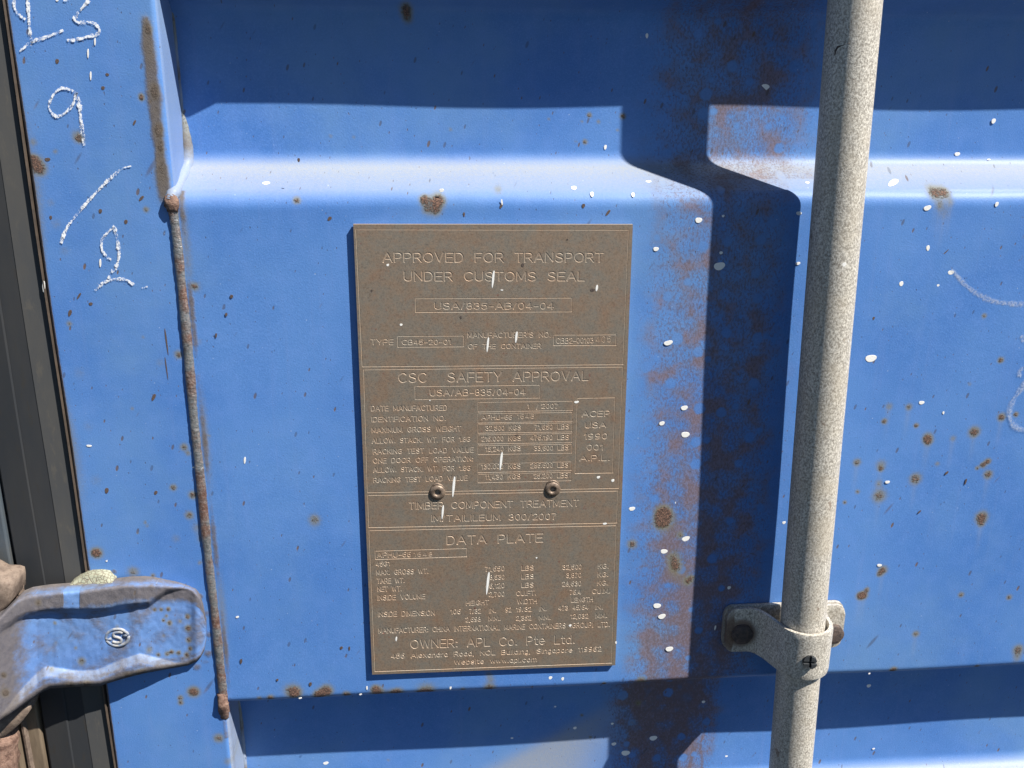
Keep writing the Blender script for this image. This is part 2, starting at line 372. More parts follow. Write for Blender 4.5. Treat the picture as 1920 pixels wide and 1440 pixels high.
def wear_at(X, Z, Y):
    R = np.zeros_like(X)
    for (sx, sz, r, k, yd) in SW:
        m = (abs(X - sx) < 3 * r) & (abs(Z - sz) < 3 * r) & (abs(Y - yd) < .02)
        R[m] += k * np.exp(-((X[m] - sx) ** 2 + (Z[m] - sz) ** 2) / (r * 1.05) ** 2)
    return R

nx_ = np.arange(XF - .004, .625, .00135); nx_ = np.concatenate([nx_, [.70, .80, .95]])
XX, SS = np.meshgrid(nx_, np.arange(len(prof)), indexing='ij')
YY = prof[SS, 0].copy(); ZZ = prof[SS, 1].copy()
# slight waviness of the pressed sheet, and an unseen dip added to the rib above for its slanted shadow
ZZ += .0006 * np.sin(XX * 23 + .5) * (abs(YY) < .006)
YY += .0004 * np.sin(XX * 17) * np.sin(ZZ * 21)
dip = .0095 * np.clip((-.038 - XX) / .020, 0, 1) * np.clip((XX + .085) / .02, 0, 1)
wz = np.exp(-((ZZ - ZU) / .012) ** 2) * (YY < .02)
ZZ -= dip * wz
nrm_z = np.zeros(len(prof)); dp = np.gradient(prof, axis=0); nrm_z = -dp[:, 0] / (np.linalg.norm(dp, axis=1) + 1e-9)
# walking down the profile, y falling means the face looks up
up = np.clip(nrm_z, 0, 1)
R = wear_at(XX, ZZ, YY)
# runoff column
def band(x, a, b, w): return 1 / (1 + np.exp(-(x - a) / w)) * 1 / (1 + np.exp((x - b) / w))
cx0 = .272 + .012 * np.sin(ZZ * 9); 
G = band(XX, .217 + .0 * ZZ, .315, .009) * np.clip(.62 - .9 * (ZZ + .10), .50, 1.0)
G = np.where((ZZ > .03), band(XX, .225, .335, .012) * .62, G)
low = (ZZ < ZB + .003)
G = np.where(low, band(XX, .213, .300, .007) * np.clip(1.15 - 6.0 * np.clip(-(ZZ + .43), 0, 1), .15, 1.15), G)
for (x0, w_, zt, zb) in [(.226, .0022, -.43, -.53), (.236, .0018, -.43, -.53), (.262, .002, -.43, -.54), (.284, .004, -.43, -.60), (.2935, .0025, -.44, -.6), (.274, .0018, -.43, -.52), (.250, .0015, -.43, -.50)]:
    xx = x0 + .0015 * np.sin(ZZ * 160 + x0 * 900)
    G = np.maximum(G, low * .95 * np.exp(-((XX - xx) / w_) ** 2) * (ZZ < zt) * (ZZ > zb))
G *= (XX < .36)
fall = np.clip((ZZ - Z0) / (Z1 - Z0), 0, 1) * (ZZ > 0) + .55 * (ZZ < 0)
B = up[SS] ** 1.5 * (.45 + .55 * fall)  # pale bends: dust plus painted sun sheen, strongest at the slope top
# drip lines under the stronger spots
for (sx, sz, r, k, yd) in SW:
    if r > .003 and sx > .35:
        m = (abs(XX - sx) < .004) & (ZZ < sz) & (ZZ > sz - .03) & (YY < .01)
        B[m] = np.maximum(B[m], .18 * np.exp(-((XX[m] - sx) / .002) ** 2) * (1 - (sz - ZZ[m]) / .03))
# patch of reflected light low in the recess, painted as a pale tone
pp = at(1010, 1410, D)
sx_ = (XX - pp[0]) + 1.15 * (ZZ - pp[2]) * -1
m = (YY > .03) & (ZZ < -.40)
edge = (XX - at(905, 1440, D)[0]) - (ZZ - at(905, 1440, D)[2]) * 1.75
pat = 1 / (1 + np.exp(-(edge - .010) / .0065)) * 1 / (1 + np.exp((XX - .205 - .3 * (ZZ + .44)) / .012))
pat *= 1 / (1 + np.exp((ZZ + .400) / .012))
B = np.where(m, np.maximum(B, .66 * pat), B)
Al = 1 - (.62 + .2 * np.sin(ZZ * 71)) * np.exp(-((XX - XF - .0035) / .0032) ** 2) * (ZZ < Z0 + .004) * (ZZ > ZB)
R = np.maximum(R, .42 * np.exp(-((XX - XF - .004) / .004) ** 2) * (ZZ < Z0) * (ZZ > ZB) * (.5 + .5 * np.sin(ZZ * 43 + 2)))
V = np.stack([XX, YY, ZZ], -1).reshape(-1, 3)
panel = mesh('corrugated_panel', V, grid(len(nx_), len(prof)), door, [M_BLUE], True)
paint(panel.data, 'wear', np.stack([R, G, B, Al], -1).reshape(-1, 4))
panel['label'] = 'corrugated blue panel with a brown rust runoff column beside the rod'
fix(panel)

# --- door frame stile (box section with rounded edges)
rc = .0042
path = [(XG, .045), (XG, .002), (XG + .002, 0)]
path += [(x, 0) for x in np.arange(XG + .0034, XF - rc, .0013)]
for k in range(0, 9):
    th = math.pi / 2 * k / 8; path.append((XF - rc + rc * math.sin(th), rc - rc * math.cos(th)))
path += [(XF, y) for y in np.arange(rc + .002, D + .004, .002)]
path = np.array(path); zz = np.arange(-.60, .2401, .0014)
PI_, ZI = np.meshgrid(np.arange(len(path)), zz, indexing='ij')
FX = path[PI_, 0]; FY = path[PI_, 1]; FZ = ZI
FX = FX + .0003 * np.sin(FZ * 31) * (FX < XG + .01)
R = wear_at(FX, FZ, FY * 0)
# rusted strip on the right edge above the rib, edge rust at the gasket and round the hinge
e0, e1 = at(283, 30)[2], at(322, 365)[2]
strip = 1 / (1 + np.exp((FZ - e0) / .002)) * 1 / (1 + np.exp(-(FZ - e1 + .006) / .003))
xc = at(275, 100)[0] + (at(303, 330)[0] - at(275, 100)[0]) * np.clip((at(0, 100)[2] - FZ) / (at(0, 100)[2] - at(0, 330)[2]), -.3, 1.1)
hw = .0052 + .0008 * np.sin(FZ * 90) + .0005 * np.sin(FZ * 233)
prox = np.exp(-((FX + FY * .0 - (XF - .0075)) / hw) ** 2) * (FY < .003)
al = strip * prox * 1.05
for (zc, hh, k) in [(at(0, 52)[2], .006, 1.0), (at(0, 170)[2], .007, 1.1), (at(0, 245)[2], .007, 1.1), (at(0, 275)[2], .008, .9), (at(0, 205)[2], .003, .6)]:
    R = np.maximum(R, k * strip * np.exp(-((FX - (XF - .0068)) / .0032) ** 2) * np.exp(-((FZ - zc) / hh) ** 2) * (FY < .004))
R = np.maximum(R, strip * prox * (.50 + .14 * np.sin(FZ * 57) + .1 * np.sin(FZ * 171 + 1)))
# worn edge along the seam
al = np.maximum(al, .62 * np.exp(-((FX - XF + .003) / .0028) ** 2) * (FZ < e1) * (FZ > -.42))
al = np.maximum(al, .85 * (FX < XG + .0028))
R = np.maximum(R, .50 * np.exp(-((FX - XG) / (.006 + .003 * np.sin(FZ * 23))) ** 2) * (.6 + .4 * np.sin(FZ * 37 + 1)))
# round the hinge tip
for (x, y, r, k) in [(215, 1072, 9, .8), (250, 1085, 10, .8), (300, 1092, 9, .7), (345, 1100, 9, .8), (375, 1118, 9, .9), (388, 1150, 9, .7), (392, 1190, 10, .75), (390, 1225, 12, .8), (370, 1250, 12, .6), (385, 1240, 10, .5)]:
    p = at(x, y); r *= .00043
    al = np.maximum(al, k * np.exp(-((FX - p[0]) ** 2 + (FZ - p[2]) ** 2) / r ** 2))
# sunlit side face, its light painted in as a paler tone
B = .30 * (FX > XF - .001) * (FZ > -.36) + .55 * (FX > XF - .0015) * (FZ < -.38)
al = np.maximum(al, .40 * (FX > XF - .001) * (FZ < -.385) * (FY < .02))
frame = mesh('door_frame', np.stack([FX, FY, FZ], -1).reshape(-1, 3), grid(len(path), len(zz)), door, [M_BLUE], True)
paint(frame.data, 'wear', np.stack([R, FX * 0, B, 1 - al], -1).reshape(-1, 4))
fix(frame)

# --- weld seam between frame and rib, corner welds in the recesses
def weld(name, px, rr, y=-.0004, jit=.10, mat=M_WELD, flat=.75):
    P = catmull([at(a, b, y) for a, b in px], 12); P = resample(P, .0016)
    r = [rr * (1 + .05 * math.sin(i * .33) + .05 * math.sin(i * .11 + 2) + random.uniform(-.04, .04)) for i in range(len(P))]
    r[0] *= .6; r[-1] *= .5
    return tube(name, P, r, door, mat, 12, jit, flat)
weld('weld_bead', [(322, 380), (327, 412), (335, 480), (343, 560), (352, 650), (363, 780), (374, 880), (382, 960), (391, 1050), (400, 1127), (408, 1200), (414, 1260), (420, 1318)], .0034, jit=.07, flat=.62)
nub = [at(320, 364, -.001), at(321, 380, -.002), at(323, 396, -.001)]
tube('weld_nub', resample(nub, .0015), [.0028, .0038, .0047, .0050, .0047, .0043, .0038][:len(resample(nub, .0015))] + [.004] * max(0, len(resample(nub, .0015)) - 7), door, M_RUST, 14, .20, .6)
nub = [at(415, 1300, -.001), at(419, 1325, -.002), at(421, 1345, 0.002)]
tube('weld_nub', resample(nub, .0015), [.0033 + .0012 * math.sin(math.pi * i / max(1, len(resample(nub, .0015)) - 1)) for i in range(len(resample(nub, .0015)))], door, M_RUST, 12, .14, .7)
def corner_bead(pts, r, mat=None):
    P = resample(catmull(pts, 6), .0018)
    n = len(P)
    o = tube('corner_weld', P, [r * min(1, .25 + i / 9) * (1 + .06 * math.sin(i * .7) + random.uniform(-.05, .05)) for i in range(n)], door, mat or M_BLUE, 12, .05, 1)
    nv = len(o.data.vertices); X = np.empty(nv * 3); o.data.vertices.foreach_get('co', X); X = X.reshape(-1, 3)
    al = .45 + .35 * np.sin(X[:, 2] * 140); paint(o.data, 'wear', np.stack([.25 + .3 * np.sin(X[:, 2] * 90 + 2), X[:, 0] * 0, X[:, 0] * 0 + .6, 1 - al * .8], -1)); return o
corner_bead([(XF, D, .150), (XF, D, .11), (XF, D, .072)], .0016)
corner_bead([(XF + .0005, D, .074), (XF + .001, D, .058), (XF + .001, D - .003, .0405), (XF, .026, .034), (XF - .001, .013, .0265), (XF - .002, .003, .0215), (XF - .0035, -.0004, .0165)], .0046)
corner_bead([(XF, D, -.406), (XF, D, -.44), (XF, D, -.50)], .0022)

# --- chalk writing
def ribbon(name, px, wpx, mat, y=-.0006, taper=False):
    P = resample(catmull([at(a, b, y) for a, b in px], 8), .0010); n = len(P); V = []; fd = []
    hw = wpx * .00043 / 2; ph = random.random() * 9
    for i, p in enumerate(P):
        t = P[min(i + 1, n - 1)] - P[max(i - 1, 0)]; t /= np.linalg.norm(t); nn = np.array([-t[2], 0, t[0]])
        w_ = hw * (1 + .25 * math.sin(i * .35 + ph) + random.uniform(-.15, .15)) * (min(1, .35 + i / (n * .3)) if taper else 1)
        for k, f in ((-1.15, 0), (-.5, 1), (.5, 1), (1.15, 0)):
            V.append(p + nn * k * w_); fd.append((f * (1 + .1 * math.sin(i * .23 + ph)), 0, 0, 1))
    o = mesh(name, V, grid(n, 4), door, [mat], True); paint(o.data, 'fade', fd)
    return o
C7 = 7
for px, w_ in [([(52, -8), (53, 15), (55, 45), (57, 70), (58, 86)], 7), ([(30, -6), (26, 6), (29, 19), (37, 29), (48, 36)], 6),
               ([(37, 97), (46, 88), (58, 79), (85, 70), (119, 57)], 6.5), ([(167, 0), (155, 14), (143, 28), (140, 37), (148, 42), (160, 42), (172, 42), (182, 48), (187, 57), (181, 64), (160, 70), (142, 74), (125, 76)], 7),
               ([(119, 0), (126, 1), (131, -1)], 4),
               ([(146, 176), (133, 169), (117, 165), (103, 174), (94, 190), (93, 204), (101, 216), (113, 217), (126, 208), (136, 196), (141, 184), (143, 172)], 6),
               ([(141, 172), (147, 186), (150, 205), (152, 228), (155, 250), (158, 273)], 8.5),
               ([(246, 311), (228, 317), (205, 336), (185, 356), (160, 383), (140, 407), (125, 428), (114, 456)], 6.5),
               ([(215, 424), (204, 434), (193, 446), (190, 460), (193, 472), (201, 482), (209, 487)], 6), ([(214, 426), (219, 442), (222, 460), (223, 480), (219, 497), (210, 510), (203, 523)], 8),
               ([(178, 545), (187, 536), (199, 528), (214, 524), (230, 523), (241, 527), (251, 534)], 7), ([(266, 540), (271, 539), (277, 537)], 4)]:
    ribbon('chalk_mark', px, w_, M_CHALK, taper=(w_ == 6.5))
for px, w_ in [([(1785, 505), (1803, 527), (1828, 548), (1858, 563), (1890, 569), (1935, 571)], 10), ([(1925, 686), (1913, 695), (1912, 708)], 8),
               ([(1928, 712), (1908, 738), (1897, 757), (1893, 775), (1897, 792), (1908, 803), (1930, 808)], 11), ([(1914, 630), (1922, 638)], 12)]:
    o = ribbon('chalk_smudge', px, w_, M_SMUDGE, taper=(w_ == 10)); o['label'] = 'faint rubbed chalk line at the right edge'

# --- white paint flecks (shared disc mesh)
dv = []; nseg = 18
for k in range(nseg):
    th = 2 * math.pi * k / nseg; r = 1 + .05 * math.sin(5 * th) + .10 * math.sin(2 * th + 1) + .06 * math.sin(3 * th); dv.append((r * math.cos(th), -.2, r * math.sin(th)))
for k in range(nseg):
    th = 2 * math.pi * k / nseg; r = 1 + .10 * math.sin(2 * th + 1) + .06 * math.sin(3 * th); dv.append((1.08 * r * math.cos(th), .3, 1.08 * r * math.sin(th)))
fleck_me = bpy.data.meshes.new('paint_fleck')
fleck_me.from_pydata(dv, [], [tuple(range(nseg))] + [(k, (k + 1) % nseg, nseg + (k + 1) % nseg, nseg + k) for k in range(nseg)]); fleck_me.materials.append(M_WHITE)
def fleck(px, py, w_, h_, y, parent, rot=None):  # returns the new disc
    p = at(px, py, y); q = at(px + 1, py, y); s = q[0] - p[0]
    o = bpy.data.objects.new('paint_fleck', fleck_me); col.objects.link(o); o.parent = parent
    o.location = p; o.scale = (w_ * s / 2 * 1.12, .00018, h_ * s / 2 * 1.12)
    o.rotation_euler = (0, random.uniform(-.25, .25) if rot is None else rot, 0)
    return o
ON = [(828, 357, 7, 6), (1310, 413, 10, 9), (1230, 467, 8, 7), (1356, 405, 4, 4), (1352, 474, 5, 5), (1349, 499, 16, 13), (1498, 400, 8, 6), (1496, 494, 7, 5),
      (1739, 390, 11, 8), (1869, 383, 5, 8), (1740, 465, 5, 9), (1783, 511, 9, 7), (1690, 532, 6, 8), (1759, 535, 4, 4), (1633, 672, 16, 12), (1728, 755, 8, 6), (1769, 774, 3, 5),
      (1664, 904, 7, 5), (1283, 765, 10, 8), (1241, 794, 8, 7), (1285, 815, 12, 10), (1273, 942, 12, 9), (1185, 954, 9, 7), (1286, 1010, 12, 9), (1245, 1034, 10, 8),
      (1232, 1136, 11, 9), (1241, 1156, 11, 9), (1255, 1217, 11, 9), (1470, 980, 5, 5), (1367, 1102, 5, 6), (1032, 1271, 5, 6), (1055, 1273, 4, 6), (1649, 1060, 7, 5), (1253, 643, 13, 8), (941, 379, 2.5, 10),
      (167, 836, 8, 4), (445, 1157, 5, 4), (365, 876, 6, 3), (107, 1, 4, 3), (563, 1309, 5, 3), (676, 1302, 4, 3), (1630, 1263, 3, 3), (688, 1290, 2.5, 8), (845, 1289, 3, 8), (200, 1052, 3, 3)]
INR = [(1472, 35, 14, 12), (1213, 67, 4, 8), (1435, 163, 12, 10), (1135, 276, 4, 8), (1374, 298, 13, 11), (1863, 227, 6, 8), (1795, 289, 8, 6), (1225, 1384, 11, 9), (1173, 1412, 12, 10), (1151, 1395, 7, 6),
       (1078, 1365, 5, 5), (1319, 1316, 5, 5), (1148, 1357, 4, 4), (1629, 1286, 6, 6), (1362, 1418, 4, 3), (611, 1431, 8, 6), (1638, 1404, 4, 3), (960, 1384, 4, 3), (1041, 1325, 3, 3)]
SLP = [(499, 343, 11, 6), (1076, 352, 8, 8), (1110, 364, 5, 11), (1187, 365, 5, 10), (1216, 340, 8, 4), (1514, 342, 6, 4), (1854, 299, 5, 3)]
for a in ON: fleck(*a, -.0003, door)
for a in INR: fleck(*a, D - .0003, door)
SLP.append((1675, 342, 9, 20))
pz = prof[:, 1][::-1]; py_ = prof[:, 0][::-1]      # depth of the sheet as a function of height (heights ascending)
def sheet_y(z): return float(np.interp(z, pz, py_))
for a in SLP:
    for yy in np.linspace(-.001, D, 400):
        p = at(a[0], a[1], yy)
        if yy >= sheet_y(p[2]): break
    t = (sheet_y(p[2] + .001) - sheet_y(p[2] - .001)) / .002
    o = fleck(*a, yy - .0003, door)
    o.rotation_mode = 'YXZ'; o.rotation_euler = (-math.atan(t), .8 if a[0] == 1675 else 0, 0)
    o.scale.z *= math.sqrt(1 + t * t) * .7
for (x, y, w_, h_) in [(178, 78, 2.6, 13), (165, 100, 2.6, 16), (170, 142, 2.6, 15), (82, 537, 4, 21), (188, 493, 3, 15), (459, 863, 3, 13), (1341, 1177, 2.5, 9)]:
    fleck(x, y, w_, h_, -.0004, door, .10)

chip_me = bpy.data.meshes.new('paint_chip'); chip_me.from_pydata(dv, [], [tuple(range(nseg))] + [(k, (k + 1) % nseg, nseg + (k + 1) % nseg, nseg + k) for k in range(nseg)])
M_CHIP = simple('bare_chip', (0.055, 0.050, 0.050), (0.13, 0.085, 0.07), 500, .7)
chip_me.materials.append(M_CHIP)
for (x, y, w_, h_, a) in [(312, 640, 2.4, 50, -.03), (312, 690, 1.8, 44, -.03), (288, 745, 5, 15, .45), (131, 587, 5, 13, .35), (148, 555, 3, 14, .6), (170, 570, 6, 6, 0), (265, 372, 4, 12, .75), (188, 396, 5, 8, .2), (236, 416, 5, 8, .2), (95, 408, 4, 7, .1),
      (89, 299, 8, 6, 0), (193, 165, 5, 6, 0), (107, 115, 5, 8, .2), (201, 140, 5, 5, .3), (252, 230, 3, 10, .5), (292, 924, 5, 9, .4), (200, 920, 6, 12, .2), (461, 920, 6, 10, .5), (434, 556, 5, 7, .3), (424, 590, 4, 7, .1), (405, 629, 3, 9, .1),
      (618, 410, 5, 9, .7), (560, 300, 4, 7, 0), (1094, 386, 5, 8, .1), (1140, 399, 4, 13, .6), (940, 386, 4, 10, .4), (870, 402, 3, 8, -.1), (1720, 549, 5, 8, .3), (1660, 620, 6, 10, .5), (1638, 597, 4, 7, .1), (1812, 549, 5, 7, .2), (1796, 546, 3, 10, .6),
      (1770, 476, 2, 26, .75), (1783, 609, 3, 9, .3), (1853, 705, 3, 9, .6), (1811, 903, 3, 14, .1), (1775, 887, 4, 10, .6), (1724, 960, 3, 10, .6), (452, 1240, 4, 12, .1), (655, 1216, 3, 10, .0), (582, 1283, 5, 10, .1), (640, 1215, 5, 8, .2), (520, 1275, 4, 6, 0)]:
    o = bpy.data.objects.new('paint_chip', chip_me); col.objects.link(o); o.parent = door; p = at(x, y, -.00015); o.location = p
    o.scale = (w_ * .00020, .00012, h_ * .00020); o.rotation_euler = (0, a, 0)

# --- rubber gasket on the door edge
def strip_mesh(name, poly, parent, mat, z0=-.60, z1=.24, dz=.02):
    zs = np.arange(z0, z1 + .001, dz); V = []; n = len(poly)
    for (x, y) in poly:
        for z in zs: V.append((x + .0004 * math.sin(z * 19 + x * 300), y, z))
    o = fix(mesh(name, V, grid(n, len(zs)), parent, [mat]))
    return o
strip_mesh('channel_lip', [(XG - .0002, .010), (XG - .0003, -.0004), (XG - .0011, -.0007), (XG - .0016, .010)], door, M_LIP)
strip_mesh('gasket', [(XG - .0014, .0040), (XG - .0030, .0026), (XG - .0180, .0008), (XG - .0186, .0014)], door, M_RUBBER_LIT)
strip_mesh('gasket_fin', [(XG - .0184, .0012), (XG - .0328, .0022)], door, M_RUBBER)
strip_mesh('gasket_lip', [(XG - .0327, .0018), (XG - .0340, .0014), (XG - .0525, .0042), (XG - .0540, .0056), (XG - .0545, .018)], door, M_RUBBER)

# ------------------------------------------------------------ hinge blade
def interp(tab, u): return np.interp(u, [t[0] for t in tab], [t[1] for t in tab])
TOPC = [(-70, 1200), (0, 1154), (12, 1142), (22, 1132), (33, 1122), (50, 1115), (83, 1110), (122, 1107), (160, 1104), (200, 1099), (233, 1095), (283, 1093), (333, 1097), (352, 1101), (364, 1107), (374, 1117), (381, 1132), (386, 1158)]
BOTC = [(-70, 1395), (0, 1352), (16, 1342), (33, 1330), (50, 1318), (67, 1306), (80, 1297), (93, 1291), (140, 1288), (187, 1286), (233, 1272), (268, 1263), (300, 1257), (335, 1251), (352, 1248), (366, 1242), (376, 1233), (383, 1220), (386, 1204)]
HGT = [(-70, .058), (-20, .048), (0, .042), (22, .034), (45, .0265), (70, .0215), (100, .0185), (140, .0162), (172, .0148), (200, .0135), (258, .0118), (290, .0085), (330, .0062), (386, .0045)]
PTOP = [(-70, .30), (0, .16), (22, .20), (60, .22), (120, .235), (200, .27), (280, .26), (310, .12), (340, .05), (386, .0)]
PBOT = [(-70, .7), (0, .95), (33, .86), (60, .80), (83, .76), (140, .83), (175, .84), (220, .80), (262, .77), (300, .86), (330, .94), (386, 1.0)]
RIB = [(-70, .0), (0, .001), (25, .0040), (60, .0058), (120, .0060), (200, .0055), (270, .0050), (300, .0042), (335, .0026), (386, .0010)]
US = np.concatenate([np.arange(-70, 340, 2.0), np.arange(340, 386, 1.2), [386]]); VS = np.linspace(0, 1, 84)
V = []; HW = []
for u in US:
    t_, b_ = interp(TOPC, u), interp(BOTC, u); H = interp(HGT, u); pt, pb = interp(PTOP, u), interp(PBOT, u); rb = interp(RIB, u)
    for v in VS:
        a = 0
        if v < pt: a = rb * min(1, (pt - v) / .055) ** .6
        a2 = 0
        if v > pb: a2 = rb * .75 * min(1, (v - pb) / .12) ** .8
        h = H + max(a, a2)
        if u > 345: h += .0016 * math.exp(-((u - 368) / 9) ** 2)
        ed = min(v, 1 - v) / .05
        if ed < 1: h -= .0045 * (1 - math.sqrt(max(0, 1 - (1 - ed) ** 2)))
        eu = (386 - u) / 14
        if eu < 1: h -= .0025 * (1 - math.sqrt(max(0, 1 - (1 - eu) ** 2)))
        h += .00035 * mnoise.noise(Vector((u * .035, v * 5, 1.3))) + .00028 * mnoise.noise(Vector((u * .11, v * 15, 4.1)))
        p = at(u, t_ + (b_ - t_) * v, -h); V.append(p)
        al = 0
        al = max(al, 1.0 * math.exp(-((v - .10) / .13) ** 2) * (1.0 if not 118 < u < 150 else .25), .95 * math.exp(-((v - 1.0) / .11) ** 2), .65 * math.exp(-((v - .9) / .06) ** 2))
        if u < 62: al = max(al, .35 + (62 - u) / 50 * .65)
        if u > 340: al = max(al, .5 * math.exp(-((u - 378) / 14) ** 2) + .5 * (v < .2))
        al = max(al, .45 + .35 * mnoise.noise(Vector((u * .03, v * 4, 9.3))), .62 * math.exp(-((v - .87) / .05) ** 2) * (.5 + .5 * math.sin(u * .045 + 2)))
        rs = .30 * math.exp(-((v - .99) / .06) ** 2) + .26 * math.exp(-((v - .20) / .03) ** 2) * (u < 330) + .2 * math.exp(-(v / .05) ** 2)
        for (ru, rv, rr, k) in [(290, 1143, 4, .9), (302, 1143, 4, .9), (316, 1142, 5, .9), (312, 1155, 4, .7), (318, 1168, 6, .9), (306, 1163, 4, .8), (338, 1165, 4, .7), (352, 1156, 6, .9), (353, 1178, 7, 1.0), (354, 1200, 6, .9), (357, 1216, 5, .9), (350, 1228, 6, .9), (322, 1222, 5, .9), (335, 1224, 5, .9), (313, 1226, 5, .8), (297, 1228, 5, .8), (153, 1240, 9, .75), (280, 1218, 8, .6), (97, 1255, 7, .6), (103, 1168, 4, .7), (142, 1215, 4, .6), (105, 1206, 5, .4), (307, 1192, 4, .6), (7, 1266, 6, 1.1), (10, 1299, 9, 1.1), (72, 1130, 7, .8), (163, 1283, 8, .8), (265, 1263, 9, .8), (240, 1268, 8, .8), (130, 1286, 9, .6), (220, 1175, 5, .5)]:
            d2 = ((u - ru) ** 2 + (t_ + (b_ - t_) * v - rv) ** 2) / rr ** 2
            if d2 < 8: rs += k * math.exp(-d2)
        HW.append((rs, 0, .35 * (pb < v < pb + .1) + .12, 1 - min(1, al)))
nu, nv = len(US), len(VS); faces = grid(nu, nv)
# return edges: straight back to the door, no deeper than the plate thickness over the gasket
base = len(V); rim = [i * nv for i in range(nu)] + [(nu - 1) * nv + j for j in range(1, nv)] + [i * nv + nv - 1 for i in range(nu - 2, -1, -1)]
for r in rim:
    p = V[r]; V.append(np.array([p[0], min(.002, p[1] + .0115), p[2]])); HW.append((.45, 0, 0, 0.05))
for k in range(len(rim) - 1): faces.append((rim[k], rim[k + 1], base + k + 1, base + k))
hinge = mesh('hinge_blade', V, faces, door, [M_BLUE], True)
paint(hinge.data, 'wear', HW); fix(hinge)
hinge['label'] = 'cast hinge blade, worn to brown along its edges'
# emblem: broken ring with an S
def em(px, py): 
    return at(px, py, -.0130)
ring = []
for k in range(-4, 15): 
    th = math.radians(20 + k * 360 / 24); 
ey = 1195
r1 = [em(220 + 21 * math.cos(math.radians(a)), ey - 15.5 * math.sin(math.radians(a))) for a in range(18, 196, 8)]
r2 = [em(220 + 21 * math.cos(math.radians(a)), ey - 15.5 * math.sin(math.radians(a))) for a in range(200, 375, 8)]
em_o = thing('x', 'x', 'x'); bpy.data.objects.remove(em_o)
S_ = catmull([em(230, 1187), em(224, 1185), em(214, 1187), em(214, 1193), em(220, 1195), em(227, 1198), em(226, 1204), em(218, 1205), em(211, 1203)], 5)
bars = [[em(199, 1200), em(209, 1197)], [em(231, 1193), em(241, 1189)]]
Vs = []; Fs = []
def collect(o):
    b = len(Vs)
    for v in o.data.vertices: Vs.append(tuple(v.co))
    for f in o.data.polygons: Fs.append(tuple(b + i for i in f.vertices))
    me = o.data; bpy.data.objects.remove(o); bpy.data.meshes.remove(me)
for P, r in ((r1, .00125), (r2, .00125), (S_, .00125), (bars[0], .0012), (bars[1], .0012)):
    collect(tube('t', P, [r] * len(P), None, M_EMBLEM, 8, .05, .8))
e = mesh('emblem', Vs, Fs, hinge, [M_EMBLEM], True)
e['label'] = 'raised ring emblem with the letter S'
# cracked cream paint fillet on top of the hinge
CP = [(123, 1107), (130, 1097), (143, 1088), (155, 1081), (167, 1077), (185, 1076), (200, 1078), (207, 1086), (211, 1094), (209, 1101), (190, 1103), (160, 1105)]
cpt = at(165, 1094, -.0085); V = [cpt - np.array([0, .0006, 0])]
ring0 = [at(a, b, -.0075 - .003 * (b > 1090)) for a, b in CP]; ringm = [c * .85 + cpt * .15 - np.array([0, .0006, 0]) for c in ring0]; ring1 = [c + np.array([0, .010, 0]) for c in ring0]
V += ringm + ring0 + ring1; n = len(CP); Fs2 = [(0, 1 + k, 1 + (k + 1) % n) for k in range(n)]
for q in (0, 1): Fs2 += [(1 + q * n + k, 1 + q * n + (k + 1) % n, 1 + (q + 1) * n + (k + 1) % n, 1 + (q + 1) * n + k) for k in range(n)]
o = fix(mesh('paint_patch', V, Fs2, hinge, [M_CREAM], True)); o['label'] = 'cracked cream coloured paint flake on top of the hinge'

# ------------------------------------------------------------ corner post of the container (left edge)
post = thing('corner_post', 'grimy grey corner post of the container at the left edge, behind the hinge', 'corner post')
XP = XG - .0562
def box(name, x0, x1, y0, y1, z0, z1, parent, mat, bev=.001):
    import bmesh
    bm = bmesh.new(); bmesh.ops.create_cube(bm, size=1)
    for v in bm.verts: v.co = Vector((x0 + (v.co.x + .5) * (x1 - x0), y0 + (v.co.y + .5) * (y1 - y0), z0 + (v.co.z + .5) * (z1 - z0)))
    bmesh.ops.bevel(bm, geom=bm.edges[:], offset=bev, segments=2, affect='EDGES', profile=.5)
    me = bpy.data.meshes.new(name); bm.to_mesh(me); bm.free(); return link(name, me, parent, [mat])
box('post_face', XP - .20, XP, .002, .05, -.36, .24, post, M_POST, .0012)
box('post_face', XP - .20, XP, .0025, .05, -.60, -.3605, post, M_POSTB, .0012)
box('gap_backing', XP - .001, XG + .001, .020, .03, -.60, .24, door, M_DARK)
strip_mesh('post_rib', [(XP - .0125, .0030), (XP - .0120, -.0015), (XP - .0100, -.0020), (XP - .0090, .0030)], post, M_LUG, -.60, -.36)
strip_mesh('post_rib', [(XP - .0290, .0030), (XP - .0270, -.0045), (XP - .0160, -.0055), (XP - .0140, .0030)], post, M_POSTB, -.60, -.36)
# lugs and the rusty knuckle
def blob(name, px, d0, d1, parent, mat, bulge=.3):
    c = np.mean([at(a, b, -d1) for a, b in px], axis=0); n = len(px)
    f = [at(a, b, -d1) for a, b in px]; m_ = [p * .80 + c * .20 - np.array([0, .002, 0]) for p in f]; bk = [p + np.array([0, d1 - d0, 0]) for p in f]
    V = [c - np.array([0, .0025, 0])] + m_ + f + bk
    Fc = [(0, 1 + k, 1 + (k + 1) % n) for k in range(n)]
    for q in (0, 1): Fc += [(1 + q * n + k, 1 + q * n + (k + 1) % n, 1 + (q + 1) * n + (k + 1) % n, 1 + (q + 1) * n + k) for k in range(n)]
    o = fix(mesh(name, V, Fc, parent, [mat], True)); return o
o = blob('hinge_lug', [(-60, 1060), (-10, 1088), (12, 1089), (20, 1092), (22, 1104), (22, 1126), (12, 1139), (0, 1149), (-60, 1185)], .006, .030, post, M_LUG); o['label'] = 'brown lug above the hinge'
